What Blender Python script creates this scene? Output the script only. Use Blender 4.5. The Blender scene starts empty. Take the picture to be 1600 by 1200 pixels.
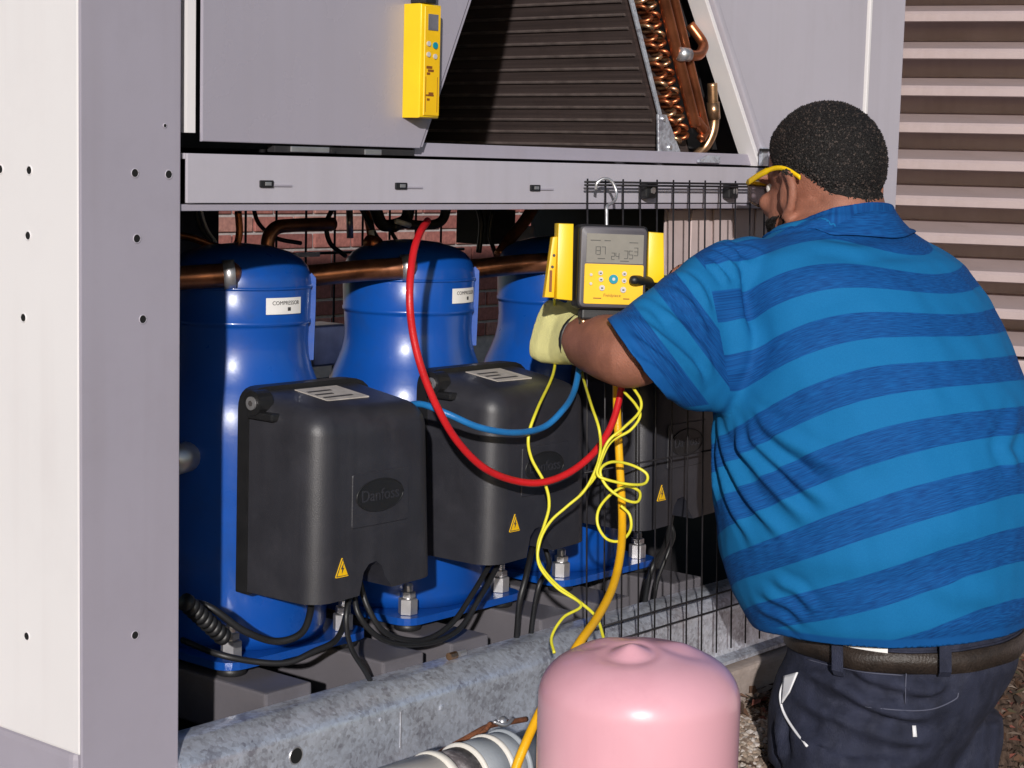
import bpy, bmesh, math, random
from mathutils import noise as mnoise
import numpy as np
from mathutils import Vector, Matrix
from mathutils.bvhtree import BVHTree
random.seed(7); rng = np.random.default_rng(7)
S = bpy.context.scene
COL = S.collection
R_ = math.radians

# ------------------------------------------------------------------ camera
FPX = 2900.0
TH = math.atan(347 / 2900.0); RHO = math.atan(.0255)
CAM = np.array([-1.465, -1.739, 1.37])
CA, SA = math.cos(R_(40)), math.sin(R_(40))
FH = np.array([CA, SA, 0.0])
FW = math.cos(TH) * FH + np.array([0, 0, -math.sin(TH)])
R0 = np.array([SA, -CA, 0.0]); U0 = np.cross(R0, FW)
RT = math.cos(RHO) * R0 + math.sin(RHO) * U0
UP = math.cos(RHO) * U0 - math.sin(RHO) * R0
cam = bpy.data.cameras.new('camera'); camo = bpy.data.objects.new('camera', cam); COL.objects.link(camo)
cam.sensor_width = 36; cam.lens = FPX / 1600 * 36; cam.clip_end = 2000; cam.clip_start = .05
camo.matrix_world = Matrix(((RT[0], UP[0], -FW[0], CAM[0]), (RT[1], UP[1], -FW[1], CAM[1]), (RT[2], UP[2], -FW[2], CAM[2]), (0, 0, 0, 1)))
S.camera = camo

# ------------------------------------------------------------------ sky, sun, exposure
SUN_AZ = R_(39)          # light travels along (cos, sin) of this
SUN_EL = R_(16.5)
w = bpy.data.worlds.new('World'); S.world = w; w.use_nodes = True
nt = w.node_tree; nt.nodes.clear()
sky = nt.nodes.new('ShaderNodeTexSky'); sky.sky_type = 'NISHITA'; sky.sun_disc = False
sky.sun_elevation = SUN_EL
dx, dy = -math.cos(SUN_AZ), -math.sin(SUN_AZ)       # towards the sun
sky.sun_rotation = math.atan2(dx, dy)
sky.altitude = 100; sky.air_density = 1.0; sky.dust_density = .6; sky.ozone_density = 1.0
bg = nt.nodes.new('ShaderNodeBackground'); bg.inputs[1].default_value = .07
out = nt.nodes.new('ShaderNodeOutputWorld')
nt.links.new(sky.outputs[0], bg.inputs[0]); nt.links.new(bg.outputs[0], out.inputs[0])
sl = bpy.data.lights.new('sun', 'SUN'); sl.energy = 3.6; sl.angle = R_(1.0); sl.color = (1, .955, .92)
so = bpy.data.objects.new('sun', sl); COL.objects.link(so)
trav = Vector((math.cos(SUN_EL) * math.cos(SUN_AZ), math.cos(SUN_EL) * math.sin(SUN_AZ), -math.sin(SUN_EL)))
so.rotation_euler = trav.to_track_quat('-Z', 'Y').to_euler(); so.location = (-4, -4, 4)
S.view_settings.view_transform = 'Standard'; S.view_settings.look = 'None'
S.view_settings.exposure = 0.1; S.view_settings.gamma = 1.0; S.view_settings.use_curve_mapping = False
S.render.engine = 'CYCLES'; S.render.resolution_x = 1024; S.render.resolution_y = 768

# ------------------------------------------------------------------ helpers
def ray(x, y): return FW + RT * (x - 800) / FPX - UP * (y - 600) / FPX
def at(x, y, X=None, Y=None, Z=None, D=None):
    r = ray(x, y)
    if X is not None: k = (X - CAM[0]) / r[0]
    elif Y is not None: k = (Y - CAM[1]) / r[1]
    elif Z is not None: k = (Z - CAM[2]) / r[2]
    else: k = D / float(r @ FH)
    return Vector(CAM + r * k)

MATS = {}
def mat(name, col, rough=.5, metal=0.0, var=.08, vscale=12, bump=0.0, bscale=200, spec=.5, coat=0, stretch=(1, 1, 1), dirt=None, dscale=6, damt=.5, rvar=0.0, aniso=None):
    m = bpy.data.materials.new(name); m.use_nodes = True
    n = m.node_tree; b = n.nodes['Principled BSDF']; L = n.links.new
    b.inputs['Roughness'].default_value = rough; b.inputs['Metallic'].default_value = metal
    b.inputs['Specular IOR Level'].default_value = spec
    if coat: b.inputs['Coat Weight'].default_value = coat; b.inputs['Coat Roughness'].default_value = .08
    tc = n.nodes.new('ShaderNodeTexCoord'); mp = n.nodes.new('ShaderNodeMapping'); mp.inputs['Scale'].default_value = stretch
    L(tc.outputs['Object'], mp.inputs[0])
    nz = n.nodes.new('ShaderNodeTexNoise'); nz.inputs['Scale'].default_value = vscale; nz.inputs['Detail'].default_value = 5
    L(mp.outputs[0], nz.inputs['Vector'])
    rp = n.nodes.new('ShaderNodeValToRGB'); rp.color_ramp.elements[0].position = .3; rp.color_ramp.elements[1].position = .7
    rp.color_ramp.elements[0].color = tuple(c * (1 - var) for c in col) + (1,)
    rp.color_ramp.elements[1].color = tuple(min(1, c * (1 + var)) for c in col) + (1,)
    L(nz.outputs[0], rp.inputs[0]); src = rp.outputs[0]
    if dirt:
        n2 = n.nodes.new('ShaderNodeTexNoise'); n2.inputs['Scale'].default_value = dscale; n2.inputs['Detail'].default_value = 8; n2.inputs['Roughness'].default_value = .7
        L(tc.outputs['Object'], n2.inputs['Vector'])
        r2 = n.nodes.new('ShaderNodeValToRGB'); r2.color_ramp.elements[0].position = .5; r2.color_ramp.elements[1].position = .75
        r2.color_ramp.elements[0].color = (0, 0, 0, 1); r2.color_ramp.elements[1].color = (damt, damt, damt, 1)
        L(n2.outputs[0], r2.inputs[0])
        mx = n.nodes.new('ShaderNodeMix'); mx.data_type = 'RGBA'
        L(r2.outputs[0], mx.inputs[0]); L(src, mx.inputs[6]); mx.inputs[7].default_value = tuple(dirt) + (1,)
        src = mx.outputs[2]
    L(src, b.inputs['Base Color'])
    if rvar:
        mr = n.nodes.new('ShaderNodeMapRange'); mr.inputs[3].default_value = max(.02, rough - rvar); mr.inputs[4].default_value = min(1, rough + rvar)
        n3 = n.nodes.new('ShaderNodeTexNoise'); n3.inputs['Scale'].default_value = vscale * 2.3; n3.inputs['Detail'].default_value = 6
        L(tc.outputs['Object'], n3.inputs['Vector']); L(n3.outputs[0], mr.inputs[0]); L(mr.outputs[0], b.inputs['Roughness'])
    if bump:
        nb = n.nodes.new('ShaderNodeTexNoise'); nb.inputs['Scale'].default_value = bscale; nb.inputs['Detail'].default_value = 4
        L(mp.outputs[0], nb.inputs['Vector'])
        bp = n.nodes.new('ShaderNodeBump'); bp.inputs['Strength'].default_value = bump; bp.inputs['Distance'].default_value = .004
        L(nb.outputs[0], bp.inputs['Height']); L(bp.outputs[0], b.inputs['Normal'])
    MATS[name] = m
    return m

grey = mat('grey_paint', (.35, .325, .385), .42, 0, .03, 5, .04, 500, .45, dirt=(.22, .2, .21), dscale=14, damt=.12, rvar=.06)
grey2 = mat('grey_paint_light', (.46, .435, .49), .42, 0, .03, 5, .04, 500, .45, dirt=(.25, .23, .24), dscale=10, damt=.15, rvar=.06)
gloss_grey = mat('grey_paint_glossy', (.35, .325, .385), .27, 0, .03, 5, .03, 500, .6, rvar=.04)
memb = mat('dark_grey_paint', (.12, .112, .125), .5, 0, .1, 10, .08, 300, dirt=(.08, .075, .08), dscale=14, damt=.5)
white = mat('white_trim_and_lit_side', (.76, .735, .74), .45, 0, .02, 4, .03, 500, .4, dirt=(.6, .56, .57), dscale=5, damt=.2, rvar=.06)  # white trims; also the side panel, whose light is put into this colour
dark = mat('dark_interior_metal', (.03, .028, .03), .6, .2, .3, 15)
blk = mat('black_plastic', (.012, .012, .013), .45, 0, .2, 30, .08, 900)
blackmat = mat('matt_black_hole', (.004, .004, .004), .9)
boxm = mat('charcoal_plastic', (.025, .025, .031), .42, 0, .12, 25, .12, 700, .45, dirt=(.062, .06, .07), dscale=18, damt=.3, rvar=.06)
blue = mat('blue_enamel', (.004, .065, .33), .3, 0, .08, 8, .05, 60, .5, coat=.3, dirt=(.02, .05, .16), dscale=12, damt=.5, rvar=.08)
copper = mat('copper', (.45, .15, .065), .35, .9, .3, 25, dirt=(.12, .04, .02), dscale=20, damt=.7)
dcopper = mat('dark_copper', (.46, .19, .10), .32, .85, .35, 20, dirt=(.06, .025, .015), dscale=14, damt=.8)
brass = mat('braze_joint', (.5, .3, .17), .3, .9, .3, 60)
steel = mat('zinc_steel', (.55, .54, .55), .38, .8, .15, 40)
wirem = mat('black_wire', (.022, .02, .022), .4, .3, .3, 60)
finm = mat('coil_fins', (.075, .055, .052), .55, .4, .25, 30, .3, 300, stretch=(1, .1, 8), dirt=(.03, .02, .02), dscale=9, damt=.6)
tubem = mat('coil_tube', (.2, .16, .15), .4, .6, .25, 40)
yel = mat('yellow_plastic', (.85, .55, .006), .38, 0, .05, 20, .05, 600, .5)
yel2 = mat('yellow_plastic_face', (.85, .50, .004), .45, 0, .05, 20)
ltyel = mat('pale_yellow_glove', (.88, .83, .36), .75, 0, .08, 40, .4, 500, .2)
red = mat('red_hose_rubber', (.55, .012, .016), .36, 0, .1, 40, .15, 500)
blueh = mat('blue_hose_rubber', (.015, .16, .42), .36, 0, .1, 40, .15, 500)
yelh = mat('yellow_hose_rubber', (.82, .42, .008), .38, 0, .08, 30, .15, 500)
yelw = mat('yellow_green_wire', (.72, .66, .04), .4, 0, .08, 60)
pinkm = mat('pink_tank_paint', (.77, .40, .465), .34, 0, .04, 6, .03, 90, .5, coat=.4, dirt=(.55, .22, .27), dscale=5, damt=.35, rvar=.06)
lab = mat('label_white', (.78, .76, .74), .5, 0, .04, 60)
lab2 = mat('label_dusty', (.5, .455, .41), .55, 0, .15, 60, dirt=(.3, .26, .22), dscale=40, damt=.5)
ink = mat('print_ink', (.05, .045, .045), .6)
brown_ink = mat('brown_print', (.22, .07, .01), .6)
concrete = mat('concrete', (.36, .30, .27), .85, 0, .16, 9, .5, 150, .2, stretch=(.5, 1, 1), dirt=(.2, .15, .12), dscale=7, damt=.6)
pvc = mat('white_pvc', (.72, .69, .63), .4, 0, .05, 12, dirt=(.45, .4, .34), dscale=12, damt=.4)
greyrub = mat('grey_fitting', (.34, .37, .40), .5, 0, .1, 20, .1, 200)
rust = mat('rust', (.22, .075, .03), .85, 0, .5, 40, .6, 200)
skin = mat('brown_skin', (.30, .125, .082), .56, 0, .22, 26, .3, 380, .3, dirt=(.19, .08, .055), dscale=16, damt=.5)
skin.node_tree.nodes['Principled BSDF'].inputs['Subsurface Weight'].default_value = .08
skin.node_tree.nodes['Principled BSDF'].inputs['Subsurface Radius'].default_value = (.01, .004, .002)
hairm = mat('black_hair', (.007, .0055, .005), .6, 0, .85, 330, .9, 420, .3)
navy = mat('navy_twill', (.021, .024, .044), .8, 0, .35, 40, .5, 700, .25, stretch=(1, 1, .4), dirt=(.06, .065, .10), dscale=24, damt=.5)
leather = mat('dark_belt_leather', (.028, .02, .016), .5, 0, .3, 40, .4, 250)
glass = mat('clear_lens', (.6, .5, .5), .05, 0)
glass.node_tree.nodes['Principled BSDF'].inputs['Transmission Weight'].default_value = .95
lcd = mat('lcd_screen', (.22, .205, .18), .25, 0, .06, 60, spec=.6)
lcd_dark = mat('lcd_screen_dark', (.13, .125, .15), .15, 0, .5, 25, spec=.6)
teal = mat('teal_button', (.0, .25, .34), .4)
btn = mat('pale_button', (.55, .52, .5), .4)
beige = mat('beige_louver_paint', (.45, .36, .355), .5, 0, .06, 6, .1, 200, dirt=(.3, .22, .19), dscale=8, damt=.35)
pale = mat('pale_pink_panel', (.52, .42, .41), .6, 0, .08, 6, dirt=(.35, .26, .24), dscale=10, damt=.4)
def streaks(m, amt, tint):
    n = m.node_tree; L = n.links.new; bs = n.nodes['Principled BSDF']; src = bs.inputs['Base Color'].links[0].from_socket
    tc = n.nodes.new('ShaderNodeTexCoord'); mp = n.nodes.new('ShaderNodeMapping'); mp.inputs['Scale'].default_value = (38, 38, 1.1); L(tc.outputs['Object'], mp.inputs[0])
    z = n.nodes.new('ShaderNodeTexNoise'); z.inputs['Scale'].default_value = 1; z.inputs['Detail'].default_value = 6; L(mp.outputs[0], z.inputs['Vector'])
    z2 = n.nodes.new('ShaderNodeTexNoise'); z2.inputs['Scale'].default_value = 2.2; L(tc.outputs['Object'], z2.inputs['Vector'])
    mu = n.nodes.new('ShaderNodeMath'); mu.operation = 'MULTIPLY'; L(z.outputs[0], mu.inputs[0]); L(z2.outputs[0], mu.inputs[1])
    mr = n.nodes.new('ShaderNodeMapRange'); mr.inputs[1].default_value = .24; mr.inputs[2].default_value = .42; mr.inputs[4].default_value = amt; L(mu.outputs[0], mr.inputs[0])
    mx = n.nodes.new('ShaderNodeMix'); mx.data_type = 'RGBA'; L(mr.outputs[0], mx.inputs[0]); L(src, mx.inputs[6]); mx.inputs[7].default_value = tint + (1,); L(mx.outputs[2], bs.inputs['Base Color'])
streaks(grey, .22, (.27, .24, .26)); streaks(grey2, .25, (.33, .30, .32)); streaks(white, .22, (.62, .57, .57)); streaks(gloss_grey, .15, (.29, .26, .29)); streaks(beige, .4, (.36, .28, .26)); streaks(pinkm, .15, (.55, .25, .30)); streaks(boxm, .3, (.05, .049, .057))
# galvanised steel: spangle + streaks
galv = mat('galvanised_steel', (.40, .42, .46), .34, .62, .2, 30, .15, 200, rvar=.12)
def _galv():
    n = galv.node_tree; L = n.links.new; b = n.nodes['Principled BSDF']
    tc = n.nodes.new('ShaderNodeTexCoord')
    v = n.nodes.new('ShaderNodeTexVoronoi'); v.inputs['Scale'].default_value = 190; L(tc.outputs['Object'], v.inputs['Vector'])
    z = n.nodes.new('ShaderNodeTexNoise'); z.inputs['Scale'].default_value = 22; z.inputs['Detail'].default_value = 9; z.inputs['Roughness'].default_value = .75
    L(tc.outputs['Object'], z.inputs['Vector'])
    sp = n.nodes.new('ShaderNodeSeparateColor'); L(v.outputs['Color'], sp.inputs[0])
    ad = n.nodes.new('ShaderNodeMath'); ad.operation = 'MULTIPLY_ADD'; ad.inputs[1].default_value = .20
    L(sp.outputs[0], ad.inputs[0]); L(z.outputs[0], ad.inputs[2])
    rp = n.nodes.new('ShaderNodeValToRGB'); e = rp.color_ramp.elements
    e[0].position = .40; e[0].color = (.32, .32, .37, 1); e[1].position = .86; e[1].color = (.80, .86, .98, 1)
    k = rp.color_ramp.elements.new(.60); k.color = (.60, .635, .71, 1)
    L(ad.outputs[0], rp.inputs[0])
    z3 = n.nodes.new('ShaderNodeTexNoise'); z3.inputs['Scale'].default_value = 5.5; z3.inputs['Detail'].default_value = 8; L(tc.outputs['Object'], z3.inputs['Vector'])
    mr = n.nodes.new('ShaderNodeMapRange'); mr.inputs[1].default_value = .64; mr.inputs[2].default_value = .74; mr.inputs[4].default_value = .45; L(z3.outputs[0], mr.inputs[0])
    mx = n.nodes.new('ShaderNodeMix'); mx.data_type = 'RGBA'; L(mr.outputs[0], mx.inputs[0]); L(rp.outputs[0], mx.inputs[6]); mx.inputs[7].default_value = (.33, .2, .14, 1); L(mx.outputs[2], b.inputs['Base Color'])
_galv()

def obj(name, me, m=None, parent=None, smooth=False, label=None, cat=None, group=None, kind=None):
    o = bpy.data.objects.new(name, me); COL.objects.link(o)
    if m is not None and len(me.materials) == 0: me.materials.append(m)
    if parent is not None: o.parent = parent
    if smooth:
        for p in me.polygons: p.use_smooth = True
    if label: o['label'] = label
    if cat: o['category'] = cat
    if group: o['group'] = group
    if kind: o['kind'] = kind
    return o
def thing(name, label, cat, group=None, loc=(0, 0, 0)):
    o = bpy.data.objects.new(name, None); COL.objects.link(o); o.empty_display_size = .05
    o.location = loc
    o['label'] = label; o['category'] = cat
    if group: o['group'] = group
    return o
def me_from(v, f, name='mesh'):
    me = bpy.data.meshes.new(name); me.from_pydata([tuple(p) for p in v], [], f); me.update(); return me
def bm_me(bm, name='mesh'):
    bmesh.ops.recalc_face_normals(bm, faces=bm.faces)
    me = bpy.data.meshes.new(name); bm.to_mesh(me); bm.free(); return me
def box(lo, hi, bev=0.0, seg=2):
    bm = bmesh.new(); bmesh.ops.create_cube(bm, size=1)
    for v in bm.verts:
        v.co = Vector([(lo[i] + hi[i]) / 2 + v.co[i] * (hi[i] - lo[i]) for i in range(3)])
    if bev: bmesh.ops.bevel(bm, geom=list(bm.edges), offset=bev, segments=seg, affect='EDGES', profile=.6)
    return bm_me(bm)
def prism(poly, y0, y1, bev=0.0, seg=3, frontonly=False):
    """poly: list of (x,z); extruded along Y from y0 (front) to y1"""
    bm = bmesh.new()
    a = [bm.verts.new((p[0], y0, p[1])) for p in poly]; b = [bm.verts.new((p[0], y1, p[1])) for p in poly]
    bm.faces.new(a); bm.faces.new(list(reversed(b)))
    n = len(poly)
    for i in range(n): bm.faces.new((a[i], b[i], b[(i + 1) % n], a[(i + 1) % n]))
    bmesh.ops.recalc_face_normals(bm, faces=bm.faces)
    if bev:
        es = [e for e in bm.edges if all(abs(v.co.y - y0) < 1e-6 for v in e.verts)]
        bmesh.ops.bevel(bm, geom=es, offset=bev, segments=seg, affect='EDGES', profile=.5, clamp_overlap=True)
    return bm_me(bm)
def catmull(pts, n=8):
    pts = [Vector(p) for p in pts]
    if len(pts) < 3: return pts
    o = []
    P = [pts[0] * 2 - pts[1]] + pts + [pts[-1] * 2 - pts[-2]]
    for i in range(1, len(P) - 2):
        p0, p1, p2, p3 = P[i - 1:i + 3]
        for k in range(n):
            t = k / n
            o.append(.5 * ((2 * p1) + (p2 - p0) * t + (2 * p0 - 5 * p1 + 4 * p2 - p3) * t * t + (3 * p1 - p0 - 3 * p2 + p3) * t ** 3))
    o.append(pts[-1]); return o
def tube_vf(path, r, n=12, cap=True):
    path = [Vector(p) for p in path]; m = len(path)
    rs = r if isinstance(r, (list, tuple)) else [r] * m
    V = []; F = []
    t = (path[1] - path[0]).normalized(); u = t.orthogonal().normalized()
    for i in range(m):
        if i == 0: t2 = (path[1] - path[0])
        elif i == m - 1: t2 = (path[-1] - path[-2])
        else: t2 = (path[i + 1] - path[i - 1])
        t2 = t2.normalized(); q = t.rotation_difference(t2); u = (q @ u); u = (u - t2 * u.dot(t2)).normalized(); t = t2
        v = t.cross(u)
        for k in range(n):
            a = 2 * math.pi * k / n; V.append(path[i] + (u * math.cos(a) + v * math.sin(a)) * rs[i])
    for i in range(m - 1):
        for k in range(n):
            F.append((i * n + k, i * n + (k + 1) % n, (i + 1) * n + (k + 1) % n, (i + 1) * n + k))
    if cap:
        F.append(tuple(reversed(range(n)))); F.append(tuple((m - 1) * n + k for k in range(n)))
    return V, F
def tube(path, r, n=12): return me_from(*tube_vf(path, r, n))
def ctube(pts, r, n=12, k=8): return tube(catmull(pts, k), r, n)
def lathe(prof, c=(0, 0, 0), n=40, closed_top=True):
    V = []; F = []
    for (r, z) in prof:
        for k in range(n):
            a = 2 * math.pi * k / n; V.append((c[0] + r * math.cos(a), c[1] + r * math.sin(a), c[2] + z))
    m = len(prof)
    for i in range(m - 1):
        for k in range(n): F.append((i * n + k, i * n + (k + 1) % n, (i + 1) * n + (k + 1) % n, (i + 1) * n + k))
    F.append(tuple(reversed(range(n)))); F.append(tuple((m - 1) * n + k for k in range(n)))
    return me_from(V, F)
def join(parts):
    V = []; F = []
    for v, f in parts:
        o = len(V); V += [tuple(p) for p in v]; F += [tuple(i + o for i in q) for q in f]
    return V, F
def autosmooth(me, ang=40):
    for p in me.polygons: p.use_smooth = True
    me.set_sharp_from_angle(angle=R_(ang)); return me
def text_me(s, size, ext=.0004):
    cu = bpy.data.curves.new('t', 'FONT'); cu.body = s; cu.size = size; cu.extrude = ext; cu.align_x = 'CENTER'; cu.align_y = 'CENTER'; cu.resolution_u = 3
    o = bpy.data.objects.new('t', cu); COL.objects.link(o)
    dg = bpy.context.evaluated_depsgraph_get()
    me = bpy.data.meshes.new_from_object(o.evaluated_get(dg)); bpy.data.objects.remove(o); bpy.data.curves.remove(cu); return me
def frame_from(origin, ex, ey, ez):
    return Matrix(((ex[0], ey[0], ez[0], origin[0]), (ex[1], ey[1], ez[1], origin[1]), (ex[2], ey[2], ez[2], origin[2]), (0, 0, 0, 1)))
def xf(me, M): me.transform(M); return me

# ------------------------------------------------------------------ ground
GZ = .44
def sstep(a, b, x): t = np.clip((x - a) / (b - a), 0, 1); return t * t * (3 - 2 * t)
def gheight(X, Y):
    # gravel shelf beside the unit, dropping to the lower ground in front of the unit's right half
    front = np.where(X > .82, -.17, -.95)
    k = sstep(.70, .92, X); edge = -.95 * (1 - k) + -.15 * k
    sh = sstep(edge - .22, edge, Y)
    sh = sh * sstep(-3.0, -1.4, X)
    sh = sh * (1 - sstep(9, 14, Y))
    return GZ * sh
xs = np.unique(np.round(np.concatenate([[-300, -120, -50, -20, -8, -5], np.arange(-4, 0, .2), np.arange(0, 3.2, .03), np.arange(3.2, 12, .4), [14, 20, 40, 90, 300]]), 4))
ys = np.unique(np.round(np.concatenate([[-300, -120, -50, -20, -8, -5, -3, -2], np.arange(-1.5, .6, .03), np.arange(.6, 15, .4), [20, 40, 90, 300]]), 4))
GX, GY = np.meshgrid(xs, ys, indexing='ij'); GH = gheight(GX, GY)
fine = (np.abs(GX - 1) < 2) & (np.abs(GY) < 2)
GH = GH + np.where(fine, rng.normal(0, .003, GX.shape), 0)
nx, ny = GX.shape
V = np.stack([GX.ravel(), GY.ravel(), GH.ravel()], 1).tolist()
F = [(i * ny + j, (i + 1) * ny + j, (i + 1) * ny + j + 1, i * ny + j + 1) for i in range(nx - 1) for j in range(ny - 1)]
soil = mat('dark_mulch_soil', (.075, .05, .038), .95, 0, .5, 60, .9, 120, .1, dirt=(.14, .10, .075), dscale=60, damt=.7)
obj('ground', me_from(V, F), soil, smooth=True, kind='structure')
# gravel
def pebbles(n, xr, yr, smin, smax, base):
    bm0 = bmesh.new(); bmesh.ops.create_icosphere(bm0, subdivisions=1, radius=1)
    bv = np.array([v.co[:] for v in bm0.verts]); bf = [[v.index for v in f.verts] for f in bm0.faces]; bm0.free()
    V = []; F = []
    xx = rng.uniform(*xr, n); yy = rng.uniform(*yr, n); zz = gheight(xx, yy)
    for i in range(n):
        s = smin + (smax - smin) * rng.random() ** 2.5
        a = rng.uniform(0, 6.28); c, d = math.cos(a), math.sin(a)
        sc = np.array([s, s * rng.uniform(.6, 1), s * rng.uniform(.4, .75)])
        p = bv * rng.uniform(.78, 1.15, (len(bv), 1)) * sc
        p = np.stack([p[:, 0] * c - p[:, 1] * d, p[:, 0] * d + p[:, 1] * c, p[:, 2]], 1) + [xx[i], yy[i], zz[i] + s * .2]
        o = len(V); V += p.tolist(); F += [[k + o for k in f] for f in bf]
    return me_from(V, F)
def island_mat(name, cols, rough=.9):
    m = bpy.data.materials.new(name); m.use_nodes = True; n = m.node_tree; L = n.links.new; b = n.nodes['Principled BSDF']
    g = n.nodes.new('ShaderNodeNewGeometry'); rp = n.nodes.new('ShaderNodeValToRGB'); rp.color_ramp.interpolation = 'CONSTANT'
    e = rp.color_ramp.elements
    while len(e) < len(cols): e.new(0)
    for i, c in enumerate(cols): e[i].position = i / len(cols); e[i].color = c + (1,)
    L(g.outputs['Random Per Island'], rp.inputs[0]); L(rp.outputs[0], b.inputs['Base Color']); b.inputs['Roughness'].default_value = rough
    return m
pebm = island_mat('gravel_stones', [(.34, .26, .2), (.24, .19, .15), (.42, .36, .31), (.18, .13, .1), (.3, .22, .17), (.48, .43, .4)])
obj('gravel', pebbles(9000, (.75, 1.5), (-.2, -.04), .0025, .009, 0), pebm, kind='stuff', label='fine tan gravel strip below the concrete pad', cat='gravel')
# leaf litter to the right
leafm = island_mat('dead_leaves', [(.05, .028, .018), (.09, .045, .025), (.03, .02, .014), (.13, .07, .045), (.16, .05, .035), (.2, .15, .12), (.06, .05, .025)])
V = []; F = []
for i in range(16000):
    x = rng.uniform(1.15, 2.9); y = rng.uniform(-.75, .1) + (x - 1.2) * .15
    z = float(gheight(np.array(x), np.array(y))) + rng.uniform(0, .03)
    s = rng.uniform(.005, .018); a = rng.uniform(0, 6.28); t1, t2 = rng.normal(0, .5, 2)
    e1 = Vector((math.cos(a), math.sin(a), t1 * .7)).normalized() * s; e2 = Vector((-math.sin(a), math.cos(a), t2)).normalized() * s * rng.uniform(.4, .7)
    c = Vector((x, y, z + s * .3)); o = len(V)
    up = Vector((0, 0, s * .25))
    V += [c - e1, c - e2 * .9 + up, c + e1, c + e2 * .9 + up, c]; F += [(o, o + 1, o + 4), (o + 1, o + 2, o + 4), (o + 2, o + 3, o + 4), (o + 3, o, o + 4)]
obj('leaf_litter', me_from(V, F), leafm, kind='stuff', label='dark dead leaves and bark on the bank at the right', cat='leaves')
obj('concrete_pad', box((-.35, -.055, .30), (2.3, 1.35, .518), .008), concrete, kind='structure')

# ------------------------------------------------------------------ the unit
U = thing('cooling_unit', 'large grey painted outdoor cooling unit with open compressor bay', 'cooling unit')
def part(name, me, m, parent=None, smooth=False, label=None): return obj(name, me, m, parent or U, smooth, label)
# left corner: side panel (faces -X) and corner post (faces the front)
ZT = 2.3
part('side_panel', box((-.166, .0, .664), (-.158, 0.82, ZT), .0025), white, label='side panel with screw holes, the bright light on it painted into its colour')  # lighter than the post: the stronger light on this side is painted in
part('corner_post', box((-.1655, -.004, .525), (-.0205, .0, ZT), .0015), grey)
part('post_return', box((-.0235, .0005, .525), (-.0205, .035, ZT)), grey)
part('side_base_rail', box((-.150, .03, .520), (-.08, .81, .658), .012, 3), grey)
for (y, z) in [(.149, 1.346), (.092, 1.346), (.095, 1.27), (.105, 1.173), (.102, .789)]:
    c = part('screw_hole', tube([(-.1668, y, z), (-.1655, y, z)], .0044, 14), blackmat)
    part('hole_rim', tube([(-.1664, y + .0052 * math.cos(a), z + .0052 * math.sin(a)) for a in np.linspace(0, 2 * math.pi, 17)], .0007, 5), white, smooth=True)
for (x, z, r) in [(-.089, 1.346, .0048), (-.039, 1.345, .0048), (-.086, 1.27, .0048), (-.077, 1.175, .0048), (-.088, .796, .0048), (-.045, 1.402, .0022)]:
    part('screw_hole', tube([(x, -.0050, z), (x, -.0035, z)], r * .92, 14), blackmat)
    part('hole_rim', tube([(x + r * 1.08 * math.cos(a), -.0046, z + r * 1.08 * math.sin(a)) for a in np.linspace(0, 2 * math.pi, 17)], .0006, 5), grey2, smooth=True)
# header beam (channel): face + lower lip
part('header_beam', box((-.010, -.003, 1.311), (1.585, .001, 1.3705), .0012), grey2)
part('beam_lip', box((-.018, .0015, 1.3015), (1.585, .06, 1.3095), .001), grey)
part('beam_lip', box((-.010, .0015, 1.3635), (1.585, .06, 1.3705), .001), grey2)
for (x, z) in [(.113, 1.335), (.356, 1.334), (.64, 1.333)]:
    c = part('slot_clip', box((x - .008, -.0065, z - .0045), (x + .014, -.0032, z + .0045), .0012), blk)
    obj('clip_pin', box((x - .001, -.0078, z - .0022), (x + .009, -.0066, z + .0024), .0006), steel, c)
    obj('clip_tail', box((x + .0145, -.0050, z - .0032), (x + .046, -.0033, z - .0008)), grey, c)
# upper left access panel with sloping edge
part('access_panel', prism([(.010, 1.385), (.3935, 1.385), (.50, 1.62), (.80, 2.28), (.010, 2.28)], -.0065, -.0025, .0012, 2), gloss_grey)
part('panel_flange', prism([(.3965, 1.387), (.4005, 1.387), (.81, 2.28), (.806, 2.28)], -.004, .03), grey)
part('panel_guide', box((-.004, .004, 1.395), (.0085, .02, 2.28)), white)
part('hinge_strip', box((.13, -.004, 1.3745), (.385, .01, 1.3825), .001), dark)
part('hinge_tab', box((.155, -.0075, 1.3755), (.222, -.0045, 1.3825), .001), steel)
part('hinge_tab', box((.287, -.0075, 1.3745), (.318, -.0045, 1.3815), .001), steel)
part('hinge_pin', tube([(.226, -.0105, 1.3785), (.226, -.0045, 1.3785)], .0035), dark)
# upper right panel with sloping folded edge
k = (1.075 - 1.258) / (1.639 - 1.371)
sx = lambda z, off=0: 1.258 + off + k * (z - 1.371)
part('slope_panel', prism([(sx(1.3735, .02), 1.3735), (1.583, 1.3735), (1.583, 2.28), (sx(2.28, .02), 2.28)], -.006, -.002, .001, 1), grey2)
part('slope_edge', prism([(sx(1.3735), 1.3735), (sx(1.3735, .0165), 1.3735), (sx(2.28, .0165), 2.28), (sx(2.28), 2.28)], -.012, -.0005, .003, 2), grey2)
part('slope_edge', prism([(sx(1.3735, -.012), 1.3735), (sx(1.3735, -.0015), 1.3735), (sx(2.28, -.0015), 2.28), (sx(2.28, -.012), 2.28)], -.004, .03, .001, 1), white)
part('panel_seam', box((1.5835, -.001, .53), (1.5885, .01, ZT)), blackmat)
part('seam_trim', box((1.589, -.009, .53), (1.5965, .0, ZT), .001), white)
part('corner_post', box((1.597, -.006, .525), (1.725, .0, ZT), .0015), grey2)
part('side_panel', box((1.718, .0005, .525), (1.7245, 0.82, ZT), .0015), grey)
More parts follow.
